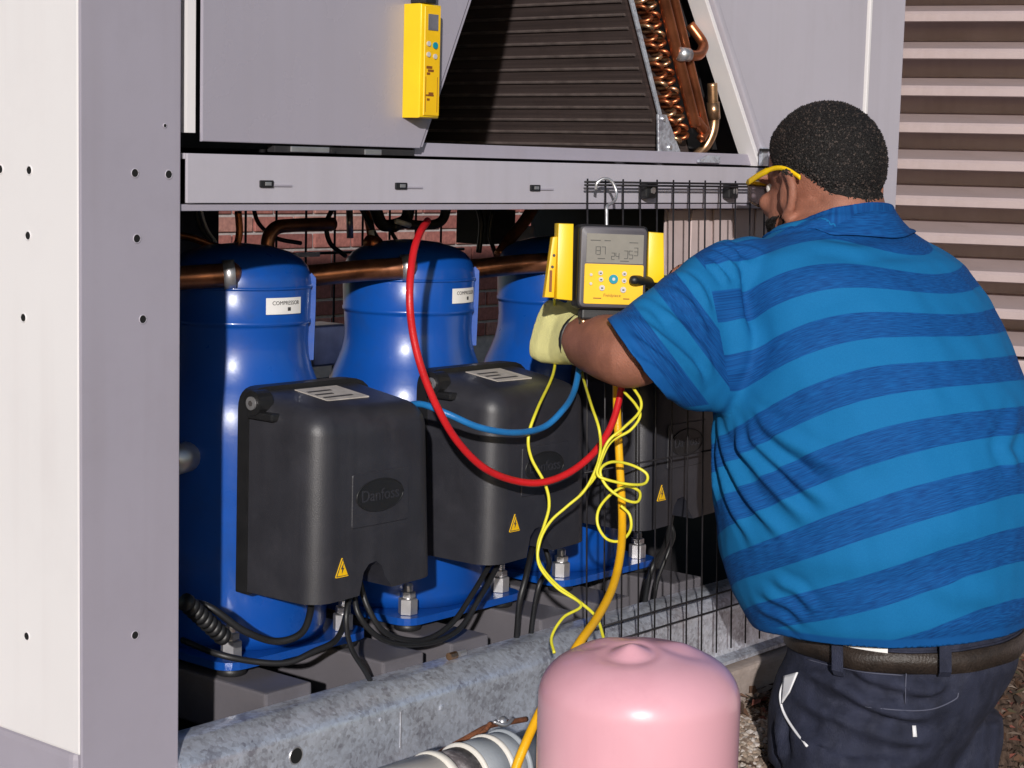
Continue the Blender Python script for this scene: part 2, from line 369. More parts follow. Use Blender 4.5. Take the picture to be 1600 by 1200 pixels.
# upper body closed at the back and top
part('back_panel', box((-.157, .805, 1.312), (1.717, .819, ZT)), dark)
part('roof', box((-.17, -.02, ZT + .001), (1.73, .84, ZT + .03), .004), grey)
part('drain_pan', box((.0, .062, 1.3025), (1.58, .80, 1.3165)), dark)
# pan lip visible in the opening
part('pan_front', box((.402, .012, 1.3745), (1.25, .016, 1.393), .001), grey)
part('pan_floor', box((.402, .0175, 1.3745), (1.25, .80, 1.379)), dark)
# coil: leaning slab running back along Y
cx = lambda z: 1.030 - .502 * (z - 1.39)
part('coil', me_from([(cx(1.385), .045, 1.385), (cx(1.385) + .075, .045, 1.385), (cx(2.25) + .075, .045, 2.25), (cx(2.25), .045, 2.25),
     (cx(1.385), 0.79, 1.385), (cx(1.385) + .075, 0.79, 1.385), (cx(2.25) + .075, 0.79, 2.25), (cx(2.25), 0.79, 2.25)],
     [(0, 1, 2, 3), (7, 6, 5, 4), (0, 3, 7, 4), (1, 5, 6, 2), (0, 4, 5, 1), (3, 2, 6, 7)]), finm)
coil = [o for o in U.children if o.name == 'coil'][0]
z = 1.402; tb = tube([(0, .05, 0), (0, .785, 0)], .0026, 8)
while z < 1.80:
    o = obj('coil_tube', tb, tubem, coil); o.location = (cx(z) - .0012, 0, z); z += .0203
# galvanised end flange
part('coil_flange', prism([(cx(1.383) - .004, 1.383), (cx(1.383) + .028, 1.383), (cx(1.455) + .012, 1.44), (cx(2.25) + .012, 2.25), (cx(2.25) - .004, 2.25)], .030, .0335, .0008, 1), galv)
part('flange_gusset', prism([(.992, 1.381), (1.062, 1.381), (1.010, 1.452), (.986, 1.452)], .0255, .029, .001, 1), galv)
for (x, z) in [(1.000, 1.445), (1.021, 1.40)]: part('rivet', tube([(x, .0225, z), (x, .0265, z)], .004, 10), steel)
# return bends
i = 0; z = 1.412
while z < 1.72:
    for q in range(2):
        x0 = cx(z) + .024 + q * .021 + (.004 if i % 2 else 0); zz = z + q * .007
        a = R_(35 if (i + q) % 2 else -30)
        pts = [Vector((x0 - .0085 * math.cos(a), .045, zz - .0085 * math.sin(a)))]
        for t in range(0, 181, 30):
            c = math.cos(R_(180 - t)); s = math.sin(R_(t))
            pts.append(Vector((x0 + .0085 * c * math.cos(a), .034 - .012 * s, zz + .0085 * c * math.sin(a))))
        pts.append(Vector((x0 + .0085 * math.cos(a), .045, zz + .0085 * math.sin(a))))
        part('return_bend', tube(pts, .0036, 8), copper if (i + q) % 3 else brass, smooth=True)
    z += .0145; i += 1
# copper headers
hp = lambda z, off: Vector((cx(z) + off, .012, z))
part('header_pipe', ctube([hp(2.2, .062), hp(1.8, .062), hp(1.47, .064), hp(1.445, .070), hp(1.43, .085)], .0098, 14), copper, smooth=True)
part('header_pipe', ctube([hp(2.2, .092), hp(1.8, .092), hp(1.46, .092), hp(1.43, .090), hp(1.415, .072)], .0078, 14), copper, smooth=True)
part('header_branch', ctube([hp(1.548, .066) + Vector((0, -.01, 0)), hp(1.548, .10) + Vector((0, -.012, 0)), hp(1.552, .122) + Vector((0, -.008, .004)), hp(1.565, .142) + Vector((0, .0, .006)), hp(1.60, .15) + Vector((0, .02, 0))], .0085, 14), copper, smooth=True)
part('header_collar', tube([hp(1.548, .056) + Vector((0, -.01, 0)), hp(1.548, .078) + Vector((0, -.011, 0))], .0112, 14), steel, smooth=True)
bp_ = [at(1113, 130, Y=.02), at(1114, 160, Y=.02), at(1116, 185, Y=.02), at(1112, 210, Y=.022), at(1100, 232, Y=.03), at(1080, 250, Y=.04)]
part('drain_pipe', ctube(bp_, .0085, 14), brass, smooth=True)
part('drain_collar', tube([at(1114, 160, Y=.02), at(1116, 186, Y=.02)], .0105, 14), brass, smooth=True)
part('pan_bracket', prism([(1.075, 1.377), (1.135, 1.377), (1.135, 1.389), (1.10, 1.389), (1.075, 1.381)], .003, .008), galv)
part('latch', box((1.228, -.02, 1.374), (1.247, -.0125, 1.405), .002), galv)
part('latch', box((1.216, -.026, 1.398), (1.24, -.0205, 1.403), .001), blk)
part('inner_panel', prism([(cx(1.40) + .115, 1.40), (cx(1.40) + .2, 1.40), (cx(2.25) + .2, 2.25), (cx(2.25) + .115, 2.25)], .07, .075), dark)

# base rail: galvanised channel
rail = []
prof = [(.052, .640), (.026, .641), (.018, .639), (-.006, .621), (-.011, .613), (-.0115, .606), (-.0115, .548), (-.016, .534), (-.034, .528), (-.034, .522), (-.008, .522), (-.005, .532), (-.005, .605), (.018, .631), (.052, .634)]
n = len(prof); V = []; F = []
XS = [-.02, .3, .62, .95, 1.28, 1.59]
for x in XS:
    for (y, z) in prof: V.append((x, y, z))
for i in range(len(XS) - 1):
    for k_ in range(n): F.append((i * n + k_, (i + 1) * n + k_, (i + 1) * n + (k_ + 1) % n, i * n + (k_ + 1) % n))
F.append(tuple(reversed(range(n)))); F.append(tuple(5 * n + q for q in range(n)))
bm = bmesh.new(); me = me_from(V, F); bm.from_mesh(me)
br = part('base_rail', autosmooth(bm_me(bm), 28), galv, label='spangled galvanised steel base rail')
# bolt hole: dark recess with raised rim
obj('bolt_hole', tube([(.171, -.0128, .588), (.171, -.0112, .588)], .0105, 20), blackmat, br)
th_ = np.linspace(0, 2 * math.pi, 25)
obj('hole_rim', tube([(.171 + .0112 * math.cos(a), -.0120, .588 + .0112 * math.sin(a)) for a in th_], .0012, 6), steel, br)
for x in (.37, .78, 1.02): obj('weld_seam', box((x, -.0126, .552), (x + .0012, -.0112, .604)), steel, br)
for (x, z, s) in [(.455, .612, .006), (.33, .622, .004), (.86, .635, .004)]:
    me = lathe([(.0004, 0), (s, .0), (s * .6, .0016), (.0004, .002)], n=7); xf(me, Matrix.Translation((x, -.0116, z - .02)) @ Matrix.Rotation(R_(90), 4, 'X')); obj('zinc_blob', me, galv, br)
obj('small_fitting', tube([(.515, .03, .6475), (.53, .03, .6475)], .006, 8), brass, br); obj('small_fitting', tube([(.537, .03, .6475), (.551, .03, .6475)], .0048, 6), steel, br)
# cross members that carry the compressors, pads
for x in (.175, .40, .545, .755, .905, 1.115):
    part('cross_member', box((x, .052, .585), (x + .085, .78, .657), .004), memb)
part('rear_rail', box((-.02, .785, .522), (1.6, .815, .66), .003), galv)
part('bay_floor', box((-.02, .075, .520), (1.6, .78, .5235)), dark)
# interior: added dark box standing for shade at the rear left, dark rear panel at the right, pipes
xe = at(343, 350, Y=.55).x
part('shade_box', box((.02, .55, .6), (xe, .75, 1.30), .004), dark)
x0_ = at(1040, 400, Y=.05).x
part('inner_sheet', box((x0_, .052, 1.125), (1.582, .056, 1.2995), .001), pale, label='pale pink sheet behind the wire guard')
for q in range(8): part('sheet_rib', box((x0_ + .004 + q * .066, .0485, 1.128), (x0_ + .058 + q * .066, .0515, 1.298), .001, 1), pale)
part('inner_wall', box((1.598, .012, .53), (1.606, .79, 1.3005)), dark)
px3 = lambda l, Y: [at(a, b, Y=Y) for a, b in l]
part('pipe', ctube(px3([(425, 420), (418, 380), (430, 357), (460, 352), (520, 350)], .42), .011, 12), dcopper, smooth=True)
part('pipe', ctube(px3([(372, 330), (374, 365), (366, 385), (340, 386), (300, 372), (270, 366)], .33), .0055, 10), copper, smooth=True)
part('pipe', ctube(px3([(305, 325), (312, 355), (330, 380)], .36), .0028, 8), blk, smooth=True)
part('pipe', ctube(px3([(312, 322), (322, 355), (338, 380)], .36), .0028, 8), steel, smooth=True)
part('pipe', ctube(px3([(640, 320), (632, 345), (600, 352), (588, 330), (584, 315)], .35), .010, 12), blk, smooth=True)
part('pipe', ctube(px3([(700, 318), (690, 345), (665, 352), (630, 350), (615, 356)], .34), .008, 12), dark, smooth=True)
part('pipe', ctube(px3([(838, 315), (820, 345), (798, 372), (780, 400)], .36), .011, 12), dcopper, smooth=True)
part('pipe', ctube(px3([(590, 395), (582, 380), (580, 365), (574, 335), (566, 318)], .38), .0075, 10), copper, smooth=True)
part('junction_box', box(tuple(at(758, 382, Y=.45)[:]), tuple((at(800, 328, Y=.45) + Vector((.01, .07, 0)))[:])), dark)
part('valve_block', box((at(490, 505, Y=.5).x, .5, 1.02), (at(540, 505, Y=.5).x, .56, 1.09), .004), steel)
part('valve_tag', box((at(800, 350, Y=.7).x, .7, 1.18), (at(835, 350, Y=.7).x, .704, 1.24)), lab)
part('conduit', tube(px3([(546, 325), (547, 372)], .5), .006, 10), steel, smooth=True)
part('wire_tag', box((at(462, 402, Y=.5).x, .5, at(462, 402, Y=.5).z), (at(500, 396, Y=.5).x, .503, at(500, 394, Y=.5).z)), lab)
for l_, yy_, r_ in [([(560, 318), (575, 345), (590, 372), (610, 392)], .36, .004), ([(575, 318), (600, 345), (622, 380)], .35, .0035), ([(520, 325), (510, 350), (516, 380), (540, 400)], .42, .004), ([(745, 318), (752, 350), (748, 395)], .4, .005), ([(770, 330), (765, 365), (775, 400)], .38, .004), ([(395, 322), (405, 350), (432, 372), (470, 380)], .45, .0035)]:
    part('control_wire', ctube(px3(l_, yy_), r_, 8), blk, smooth=True)
for l_, yy_ in [([(580, 360), (583, 385)], .345), ([(618, 345), (640, 352)], .33)]: part('cable_tie', tube(px3(l_, yy_), .0045, 8), lab, smooth=True)
part('service_port', tube(px3([(576, 378), (590, 382)], .3), .012, 12), copper, smooth=True)
# suction lines with brazed collars entering each compressor
CY = .27; C_X = [at(q, 600, Y=CY).x for q in (372, 636, 866)]
def sphere_vf(c, r, nu=16, nv=10):
    V = []; F = []
    for i in range(nv + 1):
        t = math.pi * i / nv
        for j in range(nu): V.append(Vector(c) + Vector((r * math.sin(t) * math.cos(2 * math.pi * j / nu), r * math.sin(t) * math.sin(2 * math.pi * j / nu), r * math.cos(t))))
    for i in range(nv):
        for j in range(nu): F.append((i * nu + j, (i + 1) * nu + j, (i + 1) * nu + (j + 1) % nu, i * nu + (j + 1) % nu))
    return V, F

# ------------------------------------------------------------------ compressors
LBL = ['nearest blue compressor by the corner post with embossed badge on its charcoal box',
       'middle blue compressor with the red hose hanging across its front',
       'far blue compressor partly hidden behind the gloved hand and wire fence']
def rounded(poly, r, seg=5, which=None):
    o = []; n = len(poly)
    for i in range(n):
        p = Vector(poly[i]); a = Vector(poly[i - 1]); b = Vector(poly[(i + 1) % n])
        rr = r[i] if isinstance(r, (list, tuple)) else r
        if rr <= 0: o.append(tuple(p)); continue
        da = (a - p).normalized(); db = (b - p).normalized()
        s = p + da * rr; e = p + db * rr
        for t in range(seg + 1):
            u = t / seg; o.append(tuple((1 - u) ** 2 * s + 2 * u * (1 - u) * p + u * u * e))
    return o
def compressor(i):
    x = C_X[i]
    T = thing('compressor', LBL[i], 'compressor', 'blue compressors in the unit')
    zt = 1.245
    prof = [(.126, .6815), (.131, .70), (.131, .955), (.1305, .985), (.128, 1.008), (.122, 1.030), (.113, 1.050), (.1055, 1.070), (.1015, 1.090), (.1005, 1.110), (.1015, 1.130), (.1020, 1.1335), (.1042, 1.1345), (.1042, 1.1395), (.1030, 1.1405), (.1045, 1.188), (.1030, 1.201), (.0980, 1.214), (.0890, 1.2245), (.0720, 1.234), (.045, 1.2415), (.012, zt), (.001, zt)]
    sh = obj('shell', lathe(prof, (x, CY, 0), 56), blue, T, True)
    obj('weld_bead', lathe([(.1046, 1.1836), (.1062, 1.186), (.1046, 1.1885)], (x, CY, 0), 56), blue, sh, True)
    # side lug plate near the top right
    d = Vector((.80, -.60, 0)).normalized(); e = Vector((.6, .8, 0)).normalized()
    lp = [Vector((x, CY, 0)) + Vector((.643, -.766, 0)) * .1 + Vector((0, 0, zz)) for zz in (1.07, 1.225)]
    a = Vector((.643, -.766, 0))
    V = []
    for (o_, zz) in [(.100, 1.08), (.1085, 1.08), (.1105, 1.16), (.1105, 1.198), (.104, 1.205), (.100, 1.20)]:
        for s_ in (-.002, .002): V.append(Vector((x, CY, zz)) + a * o_ + Vector((.766, .643, 0)) * s_)
    m_ = len(V) // 2
    F = [tuple(2 * q for q in range(m_)), tuple(2 * q + 1 for q in reversed(range(m_)))] + [(2 * q, 2 * q + 1, (2 * q + 3) % (2 * m_), (2 * q + 2) % (2 * m_)) for q in range(m_)]
    obj('lifting_lug', me_from(V, F), blue, T)
    # base plate and feet
    obj('base_plate', prism(rounded([(x - .17, CY - .15), (x + .17, CY - .15), (x + .17, CY + .15), (x - .17, CY + .15)], .03), 0, 1), blue, T) if False else None
    bm = bmesh.new(); pl = rounded([(x - .14, CY - .142), (x + .14, CY - .142), (x + .14, CY + .142), (x - .14, CY + .142)], .035, 5)
    lo = [bm.verts.new((p[0], p[1], .670)) for p in pl]; hi = [bm.verts.new((p[0], p[1], .681)) for p in pl]
    bm.faces.new(lo); bm.faces.new(hi)
    for q in range(len(pl)): bm.faces.new((lo[q], lo[(q + 1) % len(pl)], hi[(q + 1) % len(pl)], hi[q]))
    obj('base_plate', bm_me(bm), blue, T)
    for sx_, sy_ in ((-1, -1), (1, -1), (-1, 1), (1, 1)):
        px_, py_ = x + sx_ * .108, CY + sy_ * .112
        g = obj('mount_grommet', lathe([(.019, 0.6575), (.021, 0.6590), (.021, 0.6670), (.017, 0.6695)], (px_, py_, 0), 16), blk, T, True)
        b = obj('mounting_bolt', lathe([(.0075, 0.6815), (.0075, 0.7255), (.006, 0.7280)], (px_, py_, 0), 12), steel, T)
        obj('nut', lathe([(.0150, 0.6818), (.0150, 0.7045), (.0140, 0.7055), (.0078, 0.7058)], (px_, py_, 0), 6), steel, b)
        obj('nut', lathe([(.0115, 0.7075), (.0115, 0.7155), (.0105, 0.7165), (.0078, 0.7168)], (px_, py_, 0), 6), steel, b)
    # terminal box with arch notch
    bx0, bx1 = x - .103, x + .133; yf = -.002; z0, z1 = .778, 1.046
    bm = bmesh.new()
    cs = [(bx0, yf, z0), (bx1 + .004, yf, z0 + .008), (bx1 - .010, yf, z1 - .014), (bx0 + .004, yf, z1 - .010), (bx0 - .004, .1275, z0), (bx1 + .004, .1275, z0 + .008), (bx1 - .006, .1275, z1 + .004), (bx0 - .002, .1275, z1 + .006)]
    vs = [bm.verts.new(c_) for c_ in cs]
    for q in ((0, 1, 2, 3), (7, 6, 5, 4), (0, 4, 5, 1), (1, 5, 6, 2), (2, 6, 7, 3), (3, 7, 4, 0)): bm.faces.new([vs[j] for j in q])
    bmesh.ops.recalc_face_normals(bm, faces=bm.faces); bm.edges.ensure_lookup_table()
    def eg(i_, j_): return [e_ for e_ in bm.edges if {vs[i_], vs[j_]} == set(e_.verts)]
    bmesh.ops.bevel(bm, geom=eg(0, 3) + eg(1, 2) + eg(2, 3) + eg(2, 6) + eg(3, 7), offset=.034, segments=7, affect='EDGES', profile=.5)
    bme_ = bm_me(bm)
    ot = bpy.data.objects.new('tmp', bme_); COL.objects.link(ot)
    ncx = bx0 + .112; nt_ = [(ncx - .036, z0 - .03), (ncx - .028, z0 + .010), (ncx - .022, z0 + .034), (ncx - .012, z0 + .044), (ncx + .002, z0 + .046), (ncx + .013, z0 + .038), (ncx + .020, z0 + .022), (ncx + .032, z0 + .008), (ncx + .046, z0 - .03)]
    oc = bpy.data.objects.new('tmpc', prism(nt_, -.05, .12)); COL.objects.link(oc)
    md = ot.modifiers.new('b', 'BOOLEAN'); md.object = oc; md.operation = 'DIFFERENCE'; md.solver = 'EXACT'
    dg = bpy.context.evaluated_depsgraph_get(); bxm = bpy.data.meshes.new_from_object(ot.evaluated_get(dg)); bpy.data.objects.remove(ot); bpy.data.objects.remove(oc)
    tb_ = obj('terminal_box', autosmooth(bxm, 35), boxm, T)
    obj('box_rim', prism(rounded([(bx0 - .006, z0 - .004), (bx1 + .004, z0 - .004), (bx1 + .0, z1 + .012), (bx0 - .004, z1 + .012)], [.004, .004, .05, .03], 6), .128, .149), blk, T)
    # badge plate, oval and lettering on the front
    bz = .912; bcx = x + .016
    fz = yf
    obj('badge_plate', prism(rounded([(bcx - .055, bz - .037), (bcx + .055, bz - .037), (bcx + .055, bz + .037), (bcx - .055, bz + .037)], .004, 3), fz - .0022, fz + .003, .0008, 1), boxm, tb_)
    ov = [(bcx - .002 + .045 * math.cos(t), bz + .004 + .022 * math.sin(t)) for t in np.linspace(0, 2 * math.pi, 41)[:-1]]
    obj('badge_oval', tube([(p[0], fz - .0026, p[1]) for p in ov + ov[:1]], .0011, 6), blk, tb_, True)
    obj('badge_disc', prism(ov, fz - .0028, fz - .0021), blk, tb_)
    tm = text_me('Danfoss', .023, .0005); xf(tm, Matrix.Translation((bcx - .002, fz - .0030, bz + .004)) @ Matrix.Rotation(R_(90), 4, 'X')); obj('badge_lettering', tm, boxm, tb_)
    # warning triangle
    wx, wz = (bx0 + .048, .812) if i == 0 else (bx0 + .052, .825)
    tri = [(wx - .0125, wz), (wx + .0125, wz), (wx, wz + .027)]
    if i < 2 or True:
        obj('warning_triangle', prism(rounded(tri, .002, 2), fz - .0012, fz + .001), yel2, tb_)
        bolt = [(wx - .001, wz + .005), (wx + .003, wz + .0125), (wx + .0005, wz + .012), (wx + .002, wz + .019), (wx - .003, wz + .011), (wx - .0002, wz + .0115)]
        obj('warning_bolt_mark', prism(bolt, fz - .0018, fz - .0008), ink, tb_)
        obj('warning_border', tube([(p[0], fz - .0014, p[1]) for p in [(wx - .0108, wz + .0018), (wx + .0108, wz + .0018), (wx, wz + .0248), (wx - .0108, wz + .0018)]], .0007, 4), ink, tb_)
    # label on the top of the box
    tz = lambda y_: z1 - .012 + .131 * (y_ + .002)
    def flat(xa, xb, ya, yb, l0, l1):
        V_ = [(q_, w_, tz(w_) + l_) for l_ in (l0, l1) for (q_, w_) in ((xa, ya), (xb, ya), (xb, yb), (xa, yb))]
        return me_from(V_, [(3, 2, 1, 0), (4, 5, 6, 7), (0, 1, 5, 4), (1, 2, 6, 5), (2, 3, 7, 6), (3, 0, 4, 7)])
    obj('top_label', flat(x - .03, x + .05, .055, .120, -.001, .0012), lab2, tb_)
    for q in range(3): obj('label_print', flat(x - .024, x - .024 + (.055, .033, .045)[q], .066 + q * .016, .071 + q * .016, .0012, .0017), ink, tb_)
    # sight-glass / screw ear at the upper left corner of the box
    er = obj('fixing_ear', tube([(bx0 - .012, .112, z1 - .006), (bx0 + .012, .112, z1 - .006)], .017, 18), blk, T)
    obj('ear_bolt', tube([(bx0 - .015, .112, z1 - .006), (bx0 - .0125, .112, z1 - .006)], .0092, 16), steel, er)
    obj('ear_socket', tube([(bx0 - .0156, .112, z1 - .006), (bx0 - .0152, .112, z1 - .006)], .0042, 6), ink, er)
    obj('ear_arm', box((bx0 - .010, .075, z1 - .028), (bx0 + .02, .125, z1 - .0175), .003), blk, T)
    # white sticker on the neck, following the shell
    def patch(a0, a1, za, zb, rr, nseg=10):
        V = []; F = []
        for q in range(nseg + 1):
            a_ = a0 + (a1 - a0) * q / nseg
            for zz in (za, zb): V.append((x + rr * math.cos(a_), CY + rr * math.sin(a_), zz))
        for q in range(nseg): F.append((2 * q, 2 * q + 2, 2 * q + 3, 2 * q + 1))
        return me_from(V, F)
    mid = R_((-93.5, -80, -80)[i])
    hw = .30
    st = obj('sticker', patch(mid - hw, mid + hw, 1.151, 1.174, .1052), lab, T, True)
    tm = text_me('COMPRESSOR', .0078, .0001)
    for v_ in tm.vertices:
        a_ = mid + .02 + v_.co.x / .1055; v_.co = Vector((x + (.1056 + v_.co.z) * math.cos(a_), CY + (.1056 + v_.co.z) * math.sin(a_), 1.1665 + v_.co.y))
    obj('sticker_lettering', tm, ink, st)
    obj('sticker_print', patch(mid + hw * .12, mid + hw * .3, 1.1555, 1.1605, .1055, 3), ink, st)
    # suction pipe
    s2 = Vector((x - .079, CY - .066, 1.206)); s1 = s2 + Vector((-.058, .046, -.006)); s0 = s2 + Vector((-.130, .112, -.017))
    sp_ = obj('suction_pipe', ctube([s0 + Vector((-.06, .09, -.004)), s0, s1, s2, s2 + Vector((.02, .03, .003))], .0165, 18), dcopper, T, True)
    d_ = (s2 - s1).normalized()
    obj('pipe_collar', tube([s2 - d_ * .006, s2 + d_ * .010], .0205, 18), steel, sp_, True)
    # low side stub at the left
    if i == 0:
        l0 = Vector((x - .118, CY - .035, .955)); l1 = l0 + Vector((-.10, -.03, -.005))
        st_ = obj('side_stub', tube([l0 + Vector((.02, .006, 0)), l0 + (l1 - l0) * .45], .021, 18), steel, T, True)
        obj('stub_pipe', tube([l0 + (l1 - l0) * .4, l1 + Vector((-.05, 0, 0))], .015, 14), dcopper, st_, True)
    return T
comps = [compressor(i) for i in range(3)]

# black power cables
def cable(label, pts, r, n=10, m=blk, nm='power_cable', cat='cable', grp=None):
    return obj(nm, ctube(pts, r, n), m, None, True, label, cat, grp)
a3 = lambda l: [at(p[0], p[1], Y=p[2]) for p in l]
cable('black cable drooping left of the nearest terminal box to the bolt', a3([(292, 938, .12), (330, 950, .09), (380, 985, .07), (430, 1002, .06), (470, 990, .05), (485, 955, .06), (484, 920, .09)]), .005)
cable('black cable running low behind the nearest terminal box above the rail', a3([(285, 1000, .2), (340, 1022, .13), (400, 1034, .1), (450, 1035, .08), (490, 1018, .07), (525, 1000, .07), (540, 965, .09), (545, 930, .1)]), .0045)
cable('black cable bundle strand looping right from the arch of the nearest box', a3([(560, 900, .05), (575, 950, .03), (605, 990, .02), (660, 1000, .02), (705, 975, .02), (740, 925, .03), (775, 865, .05)]), .0042)
cable('black cable below the first strand looping to the middle box', a3([(553, 905, .06), (560, 960, .035), (600, 1000, .025), (660, 1006, .02), (715, 985, .02), (752, 930, .03), (785, 870, .05)]), .0042)
cable('thin black cable dropping from the nearest box down behind the rail', a3([(556, 905, .05), (541, 960, .03), (548, 1010, .03), (570, 1048, .035), (590, 1085, .05)]), .0038)
cable('black cable hanging straight down right of the middle box', a3([(832, 855, .05), (822, 900, .03), (812, 940, .03), (808, 985, .045), (806, 1010, .06)]), .0048)
cable('black cable beside the straight one curling toward the rail', a3([(850, 850, .06), (858, 885, .04), (842, 915, .03), (832, 970, .045), (828, 1010, .06)]), .0042)
cable('black cable hanging below the far terminal box behind the fence', a3([(1050, 800, .06), (1040, 850, .04), (1020, 885, .03), (1010, 925, .045), (1006, 955, .06)]), .0048)
cable('black cable curling beside the far compressor feet', a3([(1030, 790, .08), (1052, 830, .05), (1045, 860, .04), (1028, 905, .05), (1020, 950, .06)]), .0036)
cb = thing('corrugated_conduit', 'black ribbed conduit end low behind the corner post', 'conduit')
for q in range(9):
    c0 = at(288 + q * 7, 940 + q * 6.5, Y=.075)
    obj('conduit_ring', tube([c0, c0 + Vector((.007, 0, -.004))], .012, 12), blk, cb, True)

# ------------------------------------------------------------------ background: brick wall, rear mesh, pale cabinet, louvres
BW = thing('brick_wall', 'red brick wall with pale mortar seen behind the compressors', 'brick wall')
mortar = mat('mortar', (.38, .34, .33), .9, 0, .15, 40, .4, 200)
brickm = [mat('brick_%d' % q, c, .85, 0, .25, 60, .4, 200) for q, c in enumerate([(.25, .085, .07), (.30, .11, .09), (.20, .07, .06), (.34, .16, .13)])]
WY = 3.70
obj('wall_core', box((1.2, WY + .012, .0), (8.0, WY + .3, 3.2)), mortar, BW)
bmesh_b = [box((-.1015, 0, -.0285), (.1015, .09, .0285), .003, 1) for _ in range(4)]
for q in range(4): bmesh_b[q].materials.append(brickm[q])
row = 0; z = .62
cnt = 0
while z < 1.55:
    x = 3.0 + (.1075 if row % 2 else 0)
    while x < 5.75:
        o = obj('brick', bmesh_b[rng.integers(4)], None, BW); o.location = (x, WY + rng.uniform(-.002, .002), z); x += .215; cnt += 1
    z += .069; row += 1
# large mesh panels
def mesh_panel(name, label, X0, X1, zs, topYZ, botYZ, dx, r, group=None, thick=None):
    T = thing(name, label, 'wire fence', group)
    ty, tz = topYZ; by, bz_ = botYZ
    yy = lambda z: ty + (by - ty) * (tz - z) / (tz - bz_)
    v = tube([(0, ty, tz), (0, by, bz_)], r, 6)
    x = X0
    while x <= X1:
        o = obj('vertical_wire', v, wirem, T, True); o.location.x = x; x += dx
    for z in zs:
        obj('cross_wire', tube([(X0 - .01, yy(z) - r * 1.9, z), (X1 + .01, yy(z) - r * 1.9, z)], r * 1.15, 6), wirem, T, True)
    return T
FN = mesh_panel('wire_fence_panel', 'black wire mesh guard hooked on the header beam in front of the far compressor', .745, 1.56, [1.343, 1.3385, .905, .66, .632], (-.022, 1.348), (-.05, .558), .0445, .0015)
mesh_panel('wire_fence_panel', 'dark wire mesh guard at the back of the unit before the bricks', .35, 1.38, [1.19, .95], (.80, 1.30), (.80, .55), .075, .0026)
for x in (.914, 1.147):
    T = thing('wire_clamp', 'small black square clamp holding the wire guard, %s of two' % ('left' if x < 1 else 'right'), 'clamp', 'clamps on the header beam')
    obj('clamp_body', box((x - .013, -.020, 1.318), (x + .013, -.0035, 1.343), .004), blk, T); obj('clamp_bolt', tube([(x, -.023, 1.331), (x, -.0205, 1.331)], .0055, 6), steel, T)
# louvred wall, turned towards the camera
LV = thing('louvred_wall', 'beige louvred wall with sloping horizontal blades at the right edge', 'louvred wall')
ang = math.atan2(-7800, 2921)
ld = Vector(tuple(math.sin(R_(69.5)) * R0 - math.cos(R_(69.5)) * FH)); ld.z = 0; ld.normalize()     # along the wall, to the right
lnrm = Vector((ld.y, -ld.x, 0))
if lnrm.dot(Vector(FH)) > 0: lnrm = -lnrm
org = at(1410, 320, D=4.6)
MW = frame_from((org.x, org.y, 0), ld, -lnrm, Vector((0, 0, 1)))
LV.matrix_world = MW
bl = [(0, -.050), (.006, -.052), (.007, -.048), (.004, -.033), (.15, -.006), (.152, .002), (.004, -.026), (-.003, -.033)]
V = []; F = []
for x in (-.6, 2.6):
    for (y, z) in bl: V.append((x, y, z))
n = len(bl)
for q in range(n): F.append((q, q + n, (q + 1) % n + n, (q + 1) % n))
F.append(tuple(reversed(range(n)))); F.append(tuple(range(n, 2 * n)))
bme = bmesh.new(); mm = me_from(V, F); bme.from_mesh(mm); blade = bm_me(bme)
zl = at(1500, 35, D=4.6).z + .05
pitch = (at(1500, 32, D=4.6).z - at(1500, 545, D=4.6).z) / 9
q = 0
for k2 in range(-6, 10):
    o = obj('louver_blade', blade, beige, LV); o.location = (0, 0, zl - k2 * pitch)
zb = zl - 9 * pitch - .06
obj('backing', box((-.62, .16, zb - .3), (2.62, .18, zl + 7 * pitch)), beige, LV)
obj('wall_base', box((-.62, .0, -.1), (2.62, .12, zb), .004), beige, LV)

# ------------------------------------------------------------------ pipe in the foreground
DP = thing('drain_pipe_run', 'white and grey plastic pipe fittings lying along the foot of the rail', 'pipe')
py, pz = -.150, .545
obj('pipe_core', tube([(-.25, py, pz), (.62, py, pz)], .036, 28), greyrub, DP, True)
for (x0, x1, r, m_, nm) in [(.05, .285, .0495, pvc, 'coupling'), (.286, .298, .052, pvc, 'coupling_lip'), (.345, .352, .0505, pvc, 'clamp_ring'), (.353, .395, .048, greyrub, 'rubber_sleeve'), (.396, .404, .0505, pvc, 'clamp_ring'), (.405, .43, .0475, greyrub, 'rubber_sleeve'), (.431, .438, .050, greyrub, 'clamp_ring')]:
    obj(nm, lathe([(r - .002, 0), (r, .002), (r, x1 - x0 - .002), (r - .002, x1 - x0)], n=40), m_, DP, True).matrix_world = Matrix.Translation((x0, py, pz)) @ Matrix.Rotation(R_(90), 4, 'Y')
spk = mat('speckled_sleeve', (.12, .105, .11), .7, 0, .5, 60, .3, 200, dirt=(.4, .38, .38), dscale=60, damt=.8)
obj('speckled_sleeve', tube([(.299, py, pz), (.344, py, pz)], .0455, 36), spk, DP, True)
for x in (.0, .5): obj('pipe_block', box((x, py - .05, GZ - .02), (x + .05, py + .05, pz - .0365)), concrete, DP)
RB = thing('rusty_strap', 'thin rusty brown strap with shiny clip tucked behind the pipe at the rail foot', 'strap')
obj('strap', ctube([(.26, -.034, .531), (.33, -.038, .533), (.40, -.046, .541), (.45, -.058, .556), (.50, -.062, .566), (.55, -.058, .560), (.60, -.05, .552)], .0042, 8), rust, RB, True)
obj('strap', ctube([(.40, -.05, .536), (.44, -.062, .549), (.475, -.07, .562), (.50, -.066, .571)], .0036, 8), rust, RB, True)
obj('clip', me_from(*sphere_vf((.515, -.075, .572), .008, 8, 6)), steel, RB, True)
obj('clip_leg', ctube([(.50, -.072, .575), (.515, -.082, .569), (.535, -.078, .573)], .003, 6), steel, RB, True)

